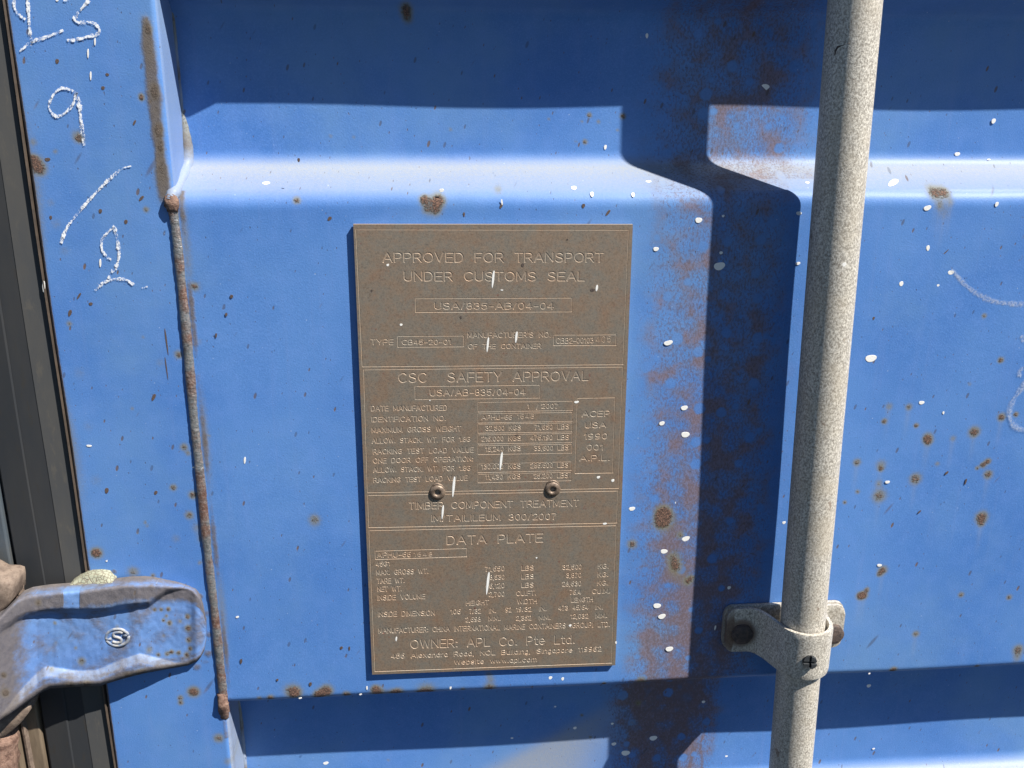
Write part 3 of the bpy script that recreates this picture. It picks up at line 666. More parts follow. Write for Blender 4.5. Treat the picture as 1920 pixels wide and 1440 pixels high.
o = blob('hinge_lug', [(-30, 1400), (0, 1352), (20, 1344), (38, 1330), (50, 1321), (56, 1326), (54, 1336), (40, 1355), (25, 1369), (10, 1380)], .002, .020, post, M_LUG); o['label'] = 'thin brown lug below the hinge'
random.seed(3)
kp = [at(2, y, -.012) for y in (1362, 1372, 1384, 1396, 1408, 1422, 1440, 1460, 1480)]
o = tube('hinge_pin', kp, [.006, .011, .0125, .0115, .0125, .0135, .013, .013, .013], post, M_RUST, 14, .10, 1); o['label'] = 'rusty knuckle of the hinge pin'
# crusted rust behind the upper lug
kp = [at(x, y, -.010) for x, y in ((-15, 1078), (2, 1079), (16, 1084), (27, 1094), (34, 1108), (40, 1118))]
tube('rust_crust', resample(kp, .002), [.0045 + .001 * math.sin(i) for i in range(len(resample(kp, .002)))], post, M_LUG, 10, .22, 1)
kp = [at(x, y, -.0135) for x, y in ((24, 1104), (29, 1108), (26, 1114), (30, 1119), (24, 1123))]
tube('split_pin', catmull(kp, 4), [.0011] * len(catmull(kp, 4)), post, M_RUST, 8, .1, 1)
box('lug_shade_block', at(23, 1100, -.004)[0], at(34, 1100, -.004)[0], -.009, .004, at(28, 1125, -.004)[2], at(28, 1100, -.004)[2], post, M_DARK, .001)  # dark block put in for the shade beside the upper lug

# ------------------------------------------------------------ the approval plate
plate = thing('data_plate', 'rectangular brown metal approval plate with engraved lettering riveted to the blue door', 'data plate')
T = .0034
PC = [at(662.3, 420.5, -T), at(1186.7, 420.8, -T), at(1153.6, 1247.5, -T), at(697.8, 1265, -T)]
polys = []          # closed outlines in plate-plane coordinates (x, z)
def arc(cx, cy, rx, ry, a0, a1, n=7):
    return [(cx + rx * math.cos(math.radians(a0 + (a1 - a0) * k / n)), cy + ry * math.sin(math.radians(a0 + (a1 - a0) * k / n))) for k in range(n + 1)]
# single-stroke letters: width and centre lines, cap height 1
def O_(w_, h, n=13): return [arc(w_ / 2, h / 2, w_ / 2, h / 2, 90, 450, n)]
G_ = {'A': (.70, [[(0, 0), (.35, 1), (.70, 0)], [(.12, .34), (.58, .34)]]), 'B': (.58, [[(0, 0), (0, 1), (.33, 1)] + arc(.33, .765, .22, .235, 90, -90, 5) + [(0, .53)], [(.33, .53)] + arc(.33, .265, .25, .265, 90, -90, 5) + [(0, 0)]]),
 'C': (.66, [arc(.35, .5, .35, .5, 42, 318, 10)]), 'D': (.62, [[(0, 0), (0, 1), (.26, 1)] + arc(.26, .5, .36, .5, 90, -90, 8) + [(0, 0)]]), 'E': (.54, [[(.54, 1), (0, 1), (0, 0), (.54, 0)], [(0, .52), (.48, .52)]]),
 'F': (.50, [[(.50, 1), (0, 1), (0, 0)], [(0, .5), (.44, .5)]]), 'G': (.70, [arc(.35, .5, .35, .5, 45, 330, 10) + [(.69, .22), (.69, .46), (.40, .46)]]), 'H': (.60, [[(0, 0), (0, 1)], [(.60, 0), (.60, 1)], [(0, .52), (.60, .52)]]),
 'I': (.04, [[(.02, 0), (.02, 1)]]), 'J': (.4, [[(.4, 1), (.4, .25)] + arc(.2, .22, .2, .22, 0, -170, 5)]), 'K': (.58, [[(0, 0), (0, 1)], [(.54, 1), (.02, .40)], [(.18, .58), (.58, 0)]]), 'L': (.48, [[(0, 1), (0, 0), (.48, 0)]]),
 'M': (.70, [[(0, 0), (0, 1), (.35, .12), (.70, 1), (.70, 0)]]), 'N': (.60, [[(0, 0), (0, 1), (.60, 0), (.60, 1)]]), 'O': (.74, O_(.74, 1)), 'P': (.56, [[(0, 0), (0, 1), (.31, 1)] + arc(.31, .72, .25, .28, 90, -90, 6) + [(0, .44)]]),
 'Q': (.74, O_(.74, 1)), 'R': (.60, [[(0, 0), (0, 1), (.33, 1)] + arc(.33, .735, .24, .265, 90, -90, 6) + [(0, .47)], [(.30, .47), (.60, 0)]]),
 'S': (.60, [arc(.30, .755, .25, .245, 25, 200, 6) + [(.16, .58), (.42, .47)] + arc(.30, .255, .29, .255, 40, -155, 8)]), 'T': (.58, [[(0, 1), (.58, 1)], [(.29, 1), (.29, 0)]]),
 'U': (.60, [[(0, 1), (0, .30)] + arc(.30, .30, .30, .30, 180, 360, 7) + [(.60, 1)]]), 'V': (.64, [[(0, 1), (.32, 0), (.64, 1)]]), 'W': (.90, [[(0, 1), (.22, 0), (.45, .95), (.68, 0), (.90, 1)]]), 'X': (.6, [[(0, 1), (.6, 0)], [(.6, 1), (0, 0)]]),
 'Y': (.62, [[(0, 1), (.31, .45), (.62, 1)], [(.31, .45), (.31, 0)]]), '.': (.10, [[(.02, .05), (.08, .05)]]), ',': (.10, [[(.07, .08), (.01, -.14)]]), ':': (.10, [[(.02, .05), (.08, .05)], [(.02, .62), (.08, .62)]]), "'": (.06, [[(.03, 1), (.03, .74)]]),
 '-': (.42, [[(.02, .40), (.40, .40)]]), '/': (.30, [[(0, 0), (.30, 1)]]), '(': (.2, [arc(.35, .45, .3, .6, 130, 230, 6)]), ')': (.2, [arc(-.15, .45, .3, .6, 50, -50, 6)]),
 '0': (.50, O_(.50, 1, 12)), '1': (.22, [[(0, .76), (.20, 1), (.20, 0)]]), '2': (.50, [arc(.25, .72, .25, .28, 165, -35, 7) + [(0, 0), (.50, 0)]]), '3': (.50, [arc(.24, .75, .22, .25, 160, -90, 7)[:-1] + [(.22, .53)], [(.22, .53)] + arc(.24, .265, .26, .265, 80, -160, 7)]),
 '4': (.54, [[(.54, .25), (0, .25), (.40, 1), (.40, 0)]]), '5': (.50, [[(.46, 1), (.10, 1), (.04, .52)] + arc(.24, .32, .26, .32, 125, -155, 8)]), '6': (.50, [O_(.50, .60, 10)[0], arc(.34, .42, .34, .58, 180, 75, 6)]),
 '7': (.48, [[(0, 1), (.48, 1), (.24, .5), (.16, 0)]]), '8': (.50, [arc(.25, .76, .21, .24, 90, 450, 9), arc(.25, .27, .25, .27, 90, 450, 9)]), '9': (.50, [arc(.25, .70, .25, .30, 90, 450, 10), arc(.16, .58, .34, .58, 0, -105, 6)]),
 'o': (.50, [arc(.25, .36, .25, .36, 90, 450, 10)]), 'c': (.46, [arc(.25, .36, .25, .36, 45, 315, 8)]), 'e': (.50, [[(.02, .38), (.50, .38)] + arc(.25, .36, .25, .36, 5, 315, 9)]), 'a': (.46, [arc(.23, .36, .23, .36, 90, 450, 10), [(.46, .72), (.46, 0)]]),
 'd': (.48, [arc(.24, .36, .24, .36, 90, 450, 10), [(.48, 1), (.48, 0)]]), 'b': (.48, [arc(.24, .36, .24, .36, 90, 450, 10), [(0, 1), (0, 0)]]), 'p': (.48, [arc(.24, .36, .24, .36, 90, 450, 10), [(0, .72), (0, -.26)]]),
 'g': (.48, [arc(.24, .36, .24, .36, 90, 450, 10), [(.48, .72), (.48, -.05)] + arc(.26, -.06, .22, .2, 0, -150, 5)]), 'l': (.04, [[(.02, 0), (.02, 1)]]), 'i': (.06, [[(.03, 0), (.03, .72)], [(.03, .90), (.03, 1)]]), 't': (.28, [[(.12, .95), (.12, .08), (.28, .02)], [(0, .70), (.28, .70)]]),
 'n': (.44, [[(0, 0), (0, .72)], [(0, .5)] + arc(.22, .48, .22, .24, 150, 0, 4) + [(.44, 0)]]), 'm': (.70, [[(0, 0), (0, .72)], [(0, .5)] + arc(.175, .5, .175, .22, 150, 0, 4) + [(.35, 0)], [(.35, .5)] + arc(.525, .5, .175, .22, 150, 0, 4) + [(.70, 0)]]),
 'r': (.28, [[(0, 0), (0, .72)], [(0, .45), (.12, .66), (.28, .70)]]), 's': (.42, [arc(.21, .54, .19, .18, 30, 200, 4) + [(.3, .33)] + arc(.21, .18, .20, .18, 30, -155, 5)]), 'u': (.44, [[(0, .72), (0, .22)] + arc(.22, .22, .22, .22, 180, 340, 4) + [(.44, .3)], [(.44, .72), (.44, 0)]]),
 'w': (.66, [[(0, .72), (.16, 0), (.33, .68), (.50, 0), (.66, .72)]]), 'x': (.44, [[(0, .72), (.44, 0)], [(.44, .72), (0, 0)]]), 'h': (.44, [[(0, 0), (0, 1)], [(0, .5)] + arc(.22, .48, .22, .24, 150, 0, 4) + [(.44, 0)]])}
def seg(a, b, w_, ea, eb):
    a = np.array(a, float); b = np.array(b, float); d = b - a; L = np.linalg.norm(d)
    if L < 1e-6: return
    d /= L; n_ = np.array([-d[1], d[0]]) * w_ / 2; a = a - d * ea * w_; b = b + d * eb * w_
    polys.append([a - n_, b - n_, b + n_, a + n_])
def engrave(text, x0, y0, x1, y1, cap, wide=.80, char=.21, stroke=None):
    P0 = at(x0, y0, -T); P1 = at(x1, y1, -T); Pc = at(x0, y0 - cap, -T); h = abs(Pc[2] - P0[2])
    sw = stroke or (.00115 if cap > 15 else .00092 if cap > 11.8 else .00078)
    h -= sw; o0 = np.array([P0[0], P0[2] + sw / 2])
    ux = np.array([P1[0] - P0[0], P1[2] - P0[2]]); L = np.linalg.norm(ux); ux /= L; uz = np.array([0.0, 1.0]); L -= sw; o0 = o0 + ux * sw / 2
    pen = 0; pl = []
    for ch in text:
        if ch == ' ': pen += wide; continue
        w_, st = G_[ch]
        pl.append((pen, st)); pen += w_ + char
    tot = max(pen - char, .05); k = L / tot
    for px_, st in pl:
        for line in st:
            q = [o0 + ux * (px_ + x) * k + uz * y * h for x, y in line]
            for i in range(len(q) - 1): seg(q[i], q[i + 1], sw, .5 if i == 0 else .18, .5 if i == len(q) - 2 else .18)
def rect(tl, tr, br, bl, w_=.00062):
    c = [np.array([at(*p, -T)[0], at(*p, -T)[2]]) for p in (tl, tr, br, bl)]
    for i in range(4): seg(c[i], c[(i + 1) % 4], w_, .5, .5)
rect((667.5, 430.2), (1179, 431), (1168.5, 683), (679.6, 687.4)); rect((682.3, 693), (1168, 687.7), (1159.6, 915.2), (689.4, 923.4))
rect((690, 928.7), (1158.8, 920.3), (1156.8, 980.2), (692, 988.9)); rect((692.5, 994.6), (1156, 985.2), (1147.2, 1243), (703.5, 1259))
rect((779.2, 559.6), (1072, 558.3), (1072, 584.2), (779.8, 585.4)); rect((745.8, 630.4), (869.8, 629.4), (869.8, 649.8), (746.2, 650.6))
rect((1038.3, 627.7), (1155.8, 627.3), (1155, 647.3), (1038.6, 647.6)); rect((778.5, 724.4), (1011.9, 721.7), (1011.9, 745.8), (778.9, 748.8))
for t0, b0, t1, b1 in [(754, 772.0, 751.9, 769), (775.4, 792.8, 772.7, 789.4), (794.9, 811.8, 792.4, 809.3), (814.9, 832.2, 812.3, 829.1), (835.3, 852, 832.5, 849.2), (869.6, 886, 865.4, 881.6), (889, 905, 885, 900.8)]:
    k = (t0 - 754) / 134 * 2.6
    rect((896.6, t0), (1073.6 - k, t1), (1073.4 - k, b1), (896.7, b0), .00050)
rect((1083.2, 746.4), (1153.7, 745.3), (1149.2, 886.3), (1078.6, 887.4)); rect((703.5, 1033), (875.4, 1028), (875.4, 1043.4), (704.6, 1048.8))
TXT = [("APPROVED FOR TRANSPORT", 717.5, 492.3, 1132, 492, 20), ("UNDER CUSTOMS SEAL", 757.3, 527.5, 1097, 527.3, 19.5), ("USA/835-AB/04-04", 814.6, 580.4, 1039, 580, 14),
 ("TYPE", 695.2, 646.9, 739, 646.7, 11.5), ("CB45-20-01", 753.5, 646.9, 846, 646.5, 11), ("MANUFACTURER'S NO.", 876.5, 633.8, 1033.5, 632.7, 11), ("OF THE CONTAINER", 877.5, 654.6, 1015.4, 653.5, 10.5),
 ("CBB2-00103", 1042.5, 644.4, 1114, 643.5, 11.5), ("CSC  SAFETY APPROVAL", 746.9, 718, 1104, 714, 20), ("USA/AB-835/04-04", 806, 743, 986, 741, 13.5),
 ("DATE MANUFACTURED", 695.8, 771, 839.4, 769.7, 11), ("IDENTIFICATION NO.", 696.7, 791.6, 836.9, 789.2, 10.7), ("MAXIMUM GROSS WEIGHT", 697.3, 812, 865.4, 808.5, 10.7), ("ALLOW. STACK. WT. FOR 1.8G", 697.3, 831.7, 883.3, 828.3, 10.5),
 ("RACKING TEST LOAD VALUE", 699.4, 852, 889, 848.3, 10.5), ("ONE DOOR OFF OPERATION:", 699.4, 869, 888, 865, 10.3), ("ALLOW. STACK. WT. FOR 1.8G", 699.8, 886.3, 883.3, 882.3, 10.3), ("RACKING TEST LOAD VALUE", 700.4, 905.4, 877.5, 900.8, 10.3),
 ("/", 1005.4, 768, 1011, 768, 11), ("2007", 1015, 766.3, 1047.5, 765.9, 10), ("APHU-66", 902.9, 787.7, 961, 786.6, 9.7),
 ("32,500 KGS", 910.5, 807.7, 977.8, 806.5, 10), ("71,650 LBS", 1002.2, 805.7, 1067.9, 804.5, 10), ("216.000 KGS", 902.9, 827.8, 977.8, 826.5, 10), ("476.190 LBS", 994.6, 825.7, 1067.5, 824.5, 10),
 ("15,240 KGS", 910.5, 847, 977.6, 845.5, 10), ("33,600 LBS", 1001.4, 845.2, 1067, 844, 10), ("130.000 KGS", 903, 880, 977.3, 878.4, 10), ("286.600 LBS", 994.6, 878, 1066.5, 876.4, 10),
 ("11,430 KGS", 910.5, 899.6, 977.2, 898, 10), ("25.200 LBS", 1000.7, 897.6, 1066, 896, 10),
 ("ACEP", 1090.8, 782, 1144.3, 781.2, 12.5), ("USA", 1096.6, 803, 1137.4, 802.4, 12), ("1990", 1094.6, 824, 1139.7, 823.4, 12), ("001", 1100, 844.6, 1131.3, 844.2, 12), ("A.P.L.", 1086.5, 864.8, 1144, 864.2, 12),
 ("TIMBER COMPONENT TREATMENT", 767, 955.4, 1086, 949.8, 14), ("IM/TAILILEUM 300/2007", 809, 978.5, 1044.4, 974.4, 13), ("DATA PLATE", 837.6, 1021.9, 1018.9, 1016.8, 18),
 ("APHU-66", 706.9, 1046, 771.5, 1044.4, 10.5), ("45G1", 705, 1062.8, 731.9, 1061.2, 9.7), ("MAX. GROSS WT.", 705.6, 1078.5, 803.8, 1075.6, 10.3), ("TARE WT.", 706.9, 1094.6, 759.4, 1093, 10.3), ("NET WT.", 707.8, 1109.8, 754, 1108.5, 10.3),
 ("INSIDE VOLUME", 708, 1126, 798, 1123, 10.3), ("HEIGHT", 873.8, 1135.6, 917.5, 1133.8, 9.5), ("INSIDE DIMENSION", 708.8, 1157, 816, 1154, 10.3), ("106", 845, 1151.9, 864.8, 1151.2, 9.6), ("7/32", 880, 1151, 902.5, 1150.2, 9.6), ("IN.", 916.9, 1150, 931, 1149.4, 9.6),
 ("2,698", 873, 1166.9, 902.5, 1165.6, 9.6), ("MM.", 916.3, 1164.8, 939, 1163.8, 9.6), ("71,650", 909.4, 1071.9, 947, 1070.7, 9.8), ("8,530", 918, 1087.5, 947, 1086.3, 9.8), ("66,120", 910, 1103.8, 947, 1102.5, 9.8), ("2,700", 916.5, 1119.4, 947, 1118.2, 9.8),
 ("LBS", 977.7, 1070.2, 1001.8, 1069.2, 9.8), ("LBS", 977.7, 1086.2, 1001.8, 1085.2, 9.8), ("LBS", 977.7, 1102.2, 1001.5, 1101.2, 9.8), ("CU.FT.", 967.7, 1117.7, 1006, 1116.3, 9.8),
 ("32,500", 1054.6, 1068.5, 1091.5, 1067.3, 9.8), ("3,870", 1061.4, 1083.8, 1091, 1082.8, 9.8), ("28,630", 1053.8, 1099.9, 1091, 1098.8, 9.8), ("76.4", 1068.3, 1115.3, 1090, 1114.5, 9.8),
 ("KG.", 1121, 1066.5, 1141.7, 1065.8, 9.8), ("KG.", 1120.5, 1082.4, 1141, 1081.7, 9.8), ("KG.", 1119.5, 1098.2, 1140.4, 1097.5, 9.8), ("CU.M.", 1110, 1113.7, 1144.7, 1112.6, 9.8),
 ("WIDTH", 969.4, 1133, 1007.6, 1131.6, 9.5), ("LENGTH", 1070.6, 1129.8, 1112.6, 1128.3, 9.5), ("92", 947.6, 1148.2, 959.8, 1147.8, 9.5), ("19/32", 968, 1147.6, 997.2, 1146.8, 9.5), ("IN.", 1010.7, 1146.2, 1025.5, 1145.6, 9.5),
 ("473", 1047, 1145, 1066, 1144.3, 9.5), ("45/64", 1073.7, 1144, 1103.5, 1143, 9.5), ("IN.", 1115.7, 1143.3, 1131, 1142.7, 9.5), ("2,352", 967.4, 1164, 997, 1163, 9.5), ("MM.", 1010.5, 1162.8, 1033, 1162, 9.5), ("12,032", 1069.8, 1160.5, 1104, 1159.4, 9.5), ("MM.", 1116.8, 1159.2, 1139, 1158.4, 9.5),
 ("MANUFACTURER: CHINA INTERNATIONAL MARINE CONTAINERS (GROUP) LTD.", 710, 1188, 1144, 1175.4, 10.3), ("OWNER: APL Co. Pte Ltd.", 769.6, 1216.7, 1078.5, 1207, 17.5),
 ("456 Alexandra Road, NOL Building, Singapore 119962", 733.3, 1235.3, 1128.4, 1221.2, 9.8), ("Website www.apl.com", 851.4, 1246.6, 1006.9, 1241, 9.8)]
for t in TXT: engrave(*t)
# stamped serial digits, cut last
engrave("405", 1117, 642.3, 1146, 641.6, 12, 1, .3, .0005); engrave("1648", 970, 785.6, 1002, 785, 10, 1, .3, .0005); engrave("1648", 776, 1044, 811, 1043, 8, 1, .3, .0004)
engrave("1", 988, 766.5, 993, 766.4, 10)
verts2 = []; faces_in = []; KS = 1000.0
for pl in polys:
    b = len(verts2); verts2 += [Vector((float(p[0]) * KS, float(p[1]) * KS)) for p in pl]; faces_in.append([b, b + 1, b + 2, b + 3])
b = len(verts2); pcs = [Vector((p[0], p[2])) * KS for p in PC]; verts2 += pcs; faces_in.append([b + 3, b + 2, b + 1, b])
vo, eo, fo_, ov, oe, of = delaunay_2d_cdt(verts2, [], faces_in, 0, 1e-4)
vo = [v / KS for v in vo]; pcs = [p / KS for p in pcs]
nb = len(faces_in) - 1; front = []; floor_f = []
for f, src in zip(fo_, of):
    if nb not in src: continue
    (front if len(set(src)) == 1 else floor_f).append(list(f))
GD = .00022; SLW = .00016
# boundary between front and floor: floor vertices are copies, pulled inward and back
fv = {}; ecount = {}
for f in floor_f:
    for i in range(3 if len(f) == 3 else len(f)):
        a, c_ = f[i], f[(i + 1) % len(f)]; ecount[(a, c_)] = 1
bedges = [(a, c_) for (a, c_) in ecount if (c_, a) not in ecount]
inw = {}
for a, c_ in bedges:
    d = vo[c_] - vo[a]
    if d.length < 1e-9: continue
    d.normalize(); nrm = Vector((-d.y, d.x))     # floor lies on the left if the face is ccw
    for k in (a, c_): inw[k] = inw.get(k, Vector((0, 0))) + nrm
area = sum((vo[f[1]] - vo[f[0]]).cross(vo[f[2]] - vo[f[0]]) for f in floor_f[:200])
sg = 1 if area > 0 else -1
V = [(p.x, -T, p.y) for p in vo]; Fc = [tuple(f) for f in front]; mi = [0] * len(front)
idx = {}
for f in floor_f:
    for k in f:
        if k not in idx:
            idx[k] = len(V); o2 = inw.get(k, Vector((0, 0)))
            if o2.length > 1e-9: o2 = o2.normalized() * SLW * sg
            V.append((vo[k].x + o2.x, -T + GD, vo[k].y + o2.y))
    Fc.append(tuple(idx[k] for k in f)); mi.append(2)
for a, c_ in bedges: Fc.append((a, c_, idx[c_], idx[a])); mi.append(1)
# plate rim and back
pi = [min(range(len(vo)), key=lambda i: (vo[i] - q).length) for q in pcs]; bk = len(V)
for q in pcs: V.append((q.x, -.0009, q.y))
for k in range(4): Fc.append((pi[k], pi[(k + 1) % 4], bk + (k + 1) % 4, bk + k)); mi.append(1)
Fc.append((bk, bk + 1, bk + 2, bk + 3)); mi.append(0)
body = mesh('plate_body', V, Fc, plate, [M_PLATE, M_PLATE_C, M_PLATE_F])
body.data.polygons.foreach_set('material_index', mi); fix(body)
body['label'] = 'engraved plate face listing approvals, weights and dimensions'
print('PLATE', len(V), len(front), len(floor_f))
# spacer that holds the plate a little off the door
for (x, y) in [(820, 923), (1036, 917)]:
    c = at(x, y, -T); V = []; Fc = []; n = 28
    prf = [(.0066, -.0010), (.0062, .0003), (.0057, .0009), (.0050, .0014), (.0040, .0017), (.0030, .0018), (.0024, .0014), (.0019, .0006), (.0018, -.0022), (.0000, -.0024)]
    for k, (r, h) in enumerate(prf):
        for j in range(n):
            th = 2 * math.pi * j / n; V.append(c + np.array([r * math.cos(th), -h, r * math.sin(th)]))
    for k in range(len(prf) - 1):
        for j in range(n): Fc.append((k * n + j, k * n + (j + 1) % n, (k + 1) * n + (j + 1) % n, (k + 1) * n + j))
    # shift: the collar stands 1.2 mm above the plate
    riv = fix(mesh('rivet', V, Fc, plate, [M_RIVET, M_DARK], True))
    for p in riv.data.polygons:
        if (Vector(p.center) - Vector(c)).xz.length < .0021: p.material_index = 1
    riv['label'] = 'left hollow rivet of the plate' if x < 900 else 'right hollow rivet of the plate'
    P = [at(x + 14 * math.cos(a), y - 15 * math.sin(a), -T) for a in np.linspace(.3, 2.6, 12)]
    tube('rivet_burr', P, [.0004 + .0006 * math.sin(math.pi * i / 11) for i in range(12)], plate, M_RIVET, 8, .3, .8)
for (x, y, w_, h_) in [(727, 497, 4, 4), (924.5, 523, 3.2, 30), (752, 609, 4, 4), (914.5, 646, 3, 26), (1119, 540, 3.4, 11), (968, 632, 3.2, 20), (941, 544, 4, 2), (850.6, 912, 3.6, 38), (830, 960, 3, 26), (939.5, 864, 3.4, 33), (1081, 754, 7, 4), (1122, 895, 5, 4.5), (1149, 901, 4.5, 5), (914.5, 1093, 3.6, 43), (743, 1198, 2.5, 9), (1134, 982, 6, 3.5), (1069, 1173, 4, 4), (1155, 1205, 2.5, 5), (1006, 1046, 2.5, 2.5), (806, 751, 2, 2), (1128, 536, 0.1, .1)]:
    if w_ > 1: fleck(x, y, w_, h_, -T - .0001, plate, .09 if h_ > 8 else None)
# dark flecks on the plate
dk = bpy.data.meshes.new('dirt_fleck'); dk.from_pydata(dv, [], [tuple(range(nseg))]); dk.materials.append(M_BOLT)
for (x, y, w_, h_) in [(980, 497, 5, 7), (1064, 449, 3, 3), (969, 816, 5, 4), (697, 545, 3, 5), (864, 595, 3, 7), (1111, 544, 8, 6)]:
    o = bpy.data.objects.new('dirt_fleck', dk); col.objects.link(o); o.parent = plate; p = at(x, y, -T - .0001); o.location = p
    o.scale = (w_ * .0002, .0003, h_ * .0002); o.rotation_euler = (0, random.uniform(-.5, .8), 0)

# ------------------------------------------------------------ locking rod
rod = thing('locking_rod', 'grey galvanised vertical locking rod in front of the blue door', 'locking rod')
def rodc(z): return (0.33778 - .02292 * z, -0.02936 + .00269 * z)
RR = .01725; n = 72; zs = np.arange(-.80, .70, .006)
V = []; WR = []
for z in zs:
    cx_, cy_ = rodc(z)
    for k in range(n):
        th = 2 * math.pi * k / n; r = RR * (1 + .0015 * math.sin(3 * th + z * 12)); V.append((cx_ + r * math.cos(th), cy_ + r * math.sin(th), z)); WR.append((0, 0, 0, 1))
Fc = [(i * n + k, i * n + (k + 1) % n, (i + 1) * n + (k + 1) % n, (i + 1) * n + k) for i in range(len(zs) - 1) for k in range(n)] + [tuple(range(n)), tuple(range((len(zs) - 1) * n, len(zs) * n))]
o = fix(mesh('rod_tube', V, Fc, rod, [M_GALV], True)); paint(o.data, 'wear', WR)
for p in o.data.polygons:
    if len(p.vertices) > 4: p.use_smooth = False
def on_rod(px, py):
    for yy in np.linspace(-.055, -.02, 120):
        p = at(px, py, yy); cx_, cy_ = rodc(p[2])
        if math.hypot(p[0] - cx_, p[1] - cy_) < RR: return yy
    return -.045
for (x, y, w_, h_) in [(1583, 496, 6, 7), (1590, 640, 3, 3), (1604, 250, 3, 4)]: fleck(x, y, w_, h_, on_rod(x, y) - .0002, rod)
V = []; scr = [(1571, 86), (1569, 95), (1566, 103), (1572, 90), (1590, 82)]
tube('scratch', [at(a, b, on_rod(a, b)) for a, b in [(1565, 104), (1567, 95), (1571, 88), (1580, 85), (1594, 81)]], [.0004, .0008, .0009, .0003, .0002], rod, M_BOLT, 6, .2)

# ------------------------------------------------------------ rod bracket
br = thing('rod_bracket', 'galvanised saddle bracket clamping the locking rod to the door with two bolts', 'bracket')
ZT, ZBt = -.3125, -.3525
def saddle(x0, x1, yb, th, name, cyl, parent):
    cx_, cy_ = rodc(-.333); cx_ += .0008
    if cyl:
        r = RR + .0012 + th / 2
        pts = [(x0, yb), (x0 + .008, yb), (x0 + .016, yb), (x0 + .021, yb - .0005), (x0 + .0255, yb - .004), (x0 + .0295, yb - .0105)]
        a0, a1 = math.radians(198), math.radians(-12)
        for k in range(0, 25):
            a = a0 + (a1 + math.radians(360) - a0) * k / 24
            pts.append((cx_ + r * math.cos(a), cy_ + r * math.sin(a)))
        pts += [(cx_ + r + .0010, yb - .008), (cx_ + r + .0035, yb - .002), (cx_ + r + .008, yb), (x1 - .006, yb), (x1, yb)]
    else: pts = [(x0, yb), ((x0 + x1) / 2, yb), (x1, yb)]
    P = resample([(x, y, 0) for x, y in pts], .0013); P = np.array(P)[:, :2]; n_ = len(P)
    tg = np.gradient(P, axis=0); tg /= np.linalg.norm(tg, axis=1)[:, None]; nr = np.stack([tg[:, 1], -tg[:, 0]], 1)
    s = np.concatenate([[0], np.cumsum(np.linalg.norm(np.diff(P, axis=0), axis=1))]); L = s[-1]; rcn = .0078
    V = []; NV = 16; W = []
    for side in (1, -1):
        for i in range(n_):
            e_ = min(s[i], L - s[i]); cut = rcn - math.sqrt(max(0, rcn ** 2 - max(0, rcn - e_) ** 2)) if e_ < rcn else 0
            zt, zb = ZT - cut, ZBt + cut
            for j in range(NV):
                t = j / (NV - 1); z = zt + (zb - zt) * t; off = th / 2
                edge_ = min(t, 1 - t) * (zt - zb); 
                if edge_ < .0012: off -= .0006 * (1 - edge_ / .0012)
                V.append((P[i, 0] + nr[i, 0] * off * side, P[i, 1] + nr[i, 1] * off * side, z))
                d = math.hypot(P[i, 0] - .3035, z + .3345) if cyl else 1
                W.append((.75 * math.exp(-((d - .009) / .006) ** 2) + (.5 if s[i] < .006 else 0) + (.35 if s[i] > L - .012 else 0), 0, 0, 1))
    Fc = grid(n_, NV) + grid(n_, NV, n_ * NV); b2 = n_ * NV
    for i in range(n_ - 1):
        for j in (0, NV - 1): Fc.append((i * NV + j, (i + 1) * NV + j, b2 + (i + 1) * NV + j, b2 + i * NV + j))
    for i in (0, n_ - 1):
        for j in range(NV - 1): Fc.append((i * NV + j, i * NV + j + 1, b2 + i * NV + j + 1, b2 + i * NV + j))
    o = mesh(name, V, Fc, parent, [M_GALV], True); paint(o.data, 'wear', W); fix(o)
    md = o.modifiers.new('es', 'EDGE_SPLIT'); md.split_angle = math.radians(40)
    return o
saddle(.2895, .3915, -.0026, .0046, 'back_plate', False, br)
sad = saddle(.2905, .3905, -.0078, .0040, 'saddle_strap', True, br)
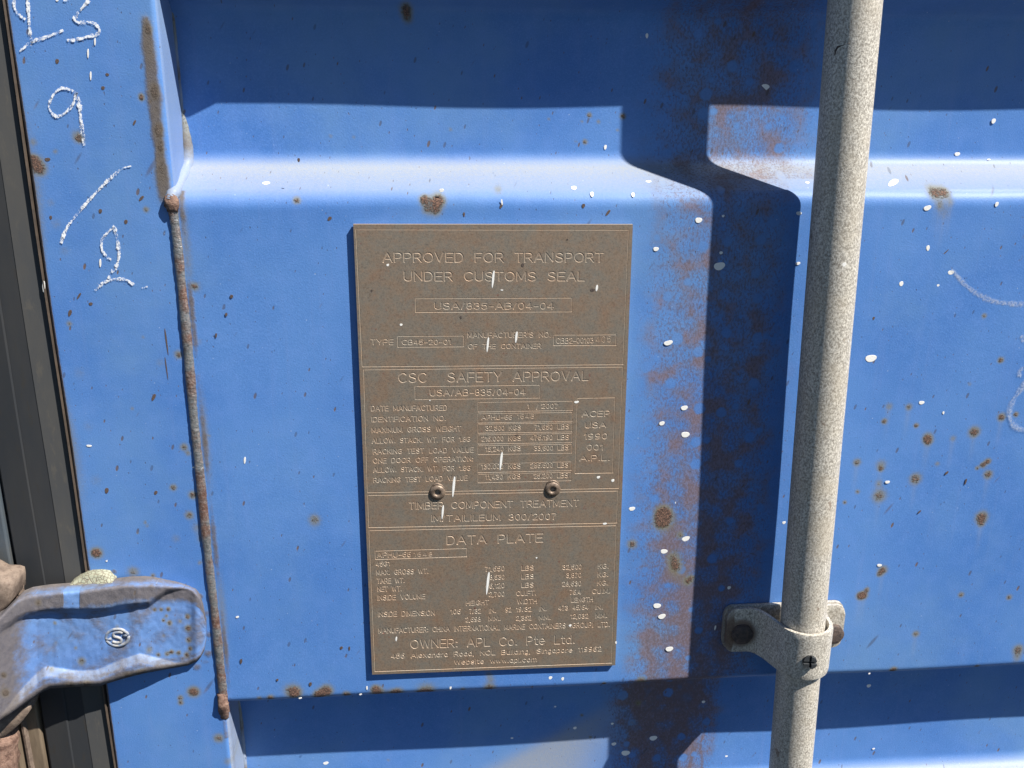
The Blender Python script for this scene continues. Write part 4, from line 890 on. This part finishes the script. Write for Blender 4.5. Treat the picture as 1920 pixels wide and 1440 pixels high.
for (bx, bz, rr_, lab) in [(.3035, -.3350, .0088, 'left rusty bolt head'), (.3815, -.3385, .0088, 'right bolt head, half hidden behind the rod')]:
    V = []; Fc = []; n = 24
    for k, (r, h) in enumerate([(1.0, .0094), (1.0, .0118), (.92, .0134), (.6, .0142), (.05, .0145)]):
        for j in range(n):
            th = 2 * math.pi * j / n; hx = 1 + .035 * math.cos(6 * th); V.append((bx + rr_ * r * hx * math.cos(th) * (1 + .03 * math.sin(j * 2.3)), -h, bz + rr_ * r * hx * math.sin(th)))
    for k in range(4):
        for j in range(n): Fc.append((k * n + j, k * n + (j + 1) % n, (k + 1) * n + (j + 1) % n, (k + 1) * n + j))
    Fc.append(tuple(range(4 * n, 5 * n)))
    o = fix(mesh('bolt', V, Fc, br, [M_BOLT])); o['label'] = lab
# split plastic plug in the collar hole
yc = None
cx_, cy_ = rodc(-.333); cx_ += .0008; ro_ = RR + .0012 + .0040
for yy in np.linspace(-.060, -.03, 200):
    p = at(1518, 1240, yy)
    if math.hypot(p[0] - cx_, p[1] - cy_) < ro_: yc = yy; break
pc = Vector(at(1518, 1240, yc)); nn = Vector((pc.x - cx_, pc.y - cy_, 0)).normalized()
e1 = Vector((0, 0, 1)).cross(nn).normalized(); e2 = Vector((0, 0, 1))
def plug_disc(name, r, h0, h1, a0, a1, parent, mat, rin=0):
    V = []; n = 10
    for h in (h0, h1):
        V.append(pc + nn * h + (e1 * math.cos((a0 + a1) / 2) + e2 * math.sin((a0 + a1) / 2)) * rin)
        for k in range(n + 1):
            a = a0 + (a1 - a0) * k / n; V.append(pc + nn * h + (e1 * math.cos(a) + e2 * math.sin(a)) * r)
    m_ = n + 2; Fc = [tuple(range(m_)), tuple(range(m_, 2 * m_))] + [(k, (k + 1) % m_, m_ + (k + 1) % m_, m_ + k) for k in range(m_)]
    return fix(mesh(name, V, Fc, parent, [mat]))
plug_disc('bolt_hole', .0056, -.002, .00035, 0, 2 * math.pi * .999, br, M_DARK)
for k, ex in enumerate((.0022, .0016, .0026, .0030)):
    a = math.pi / 2 * k + .18; plug_disc('plug_prong', .0052, -.001, ex, a, a + math.pi / 2 - .36, br, M_PLASTIC, .0011)
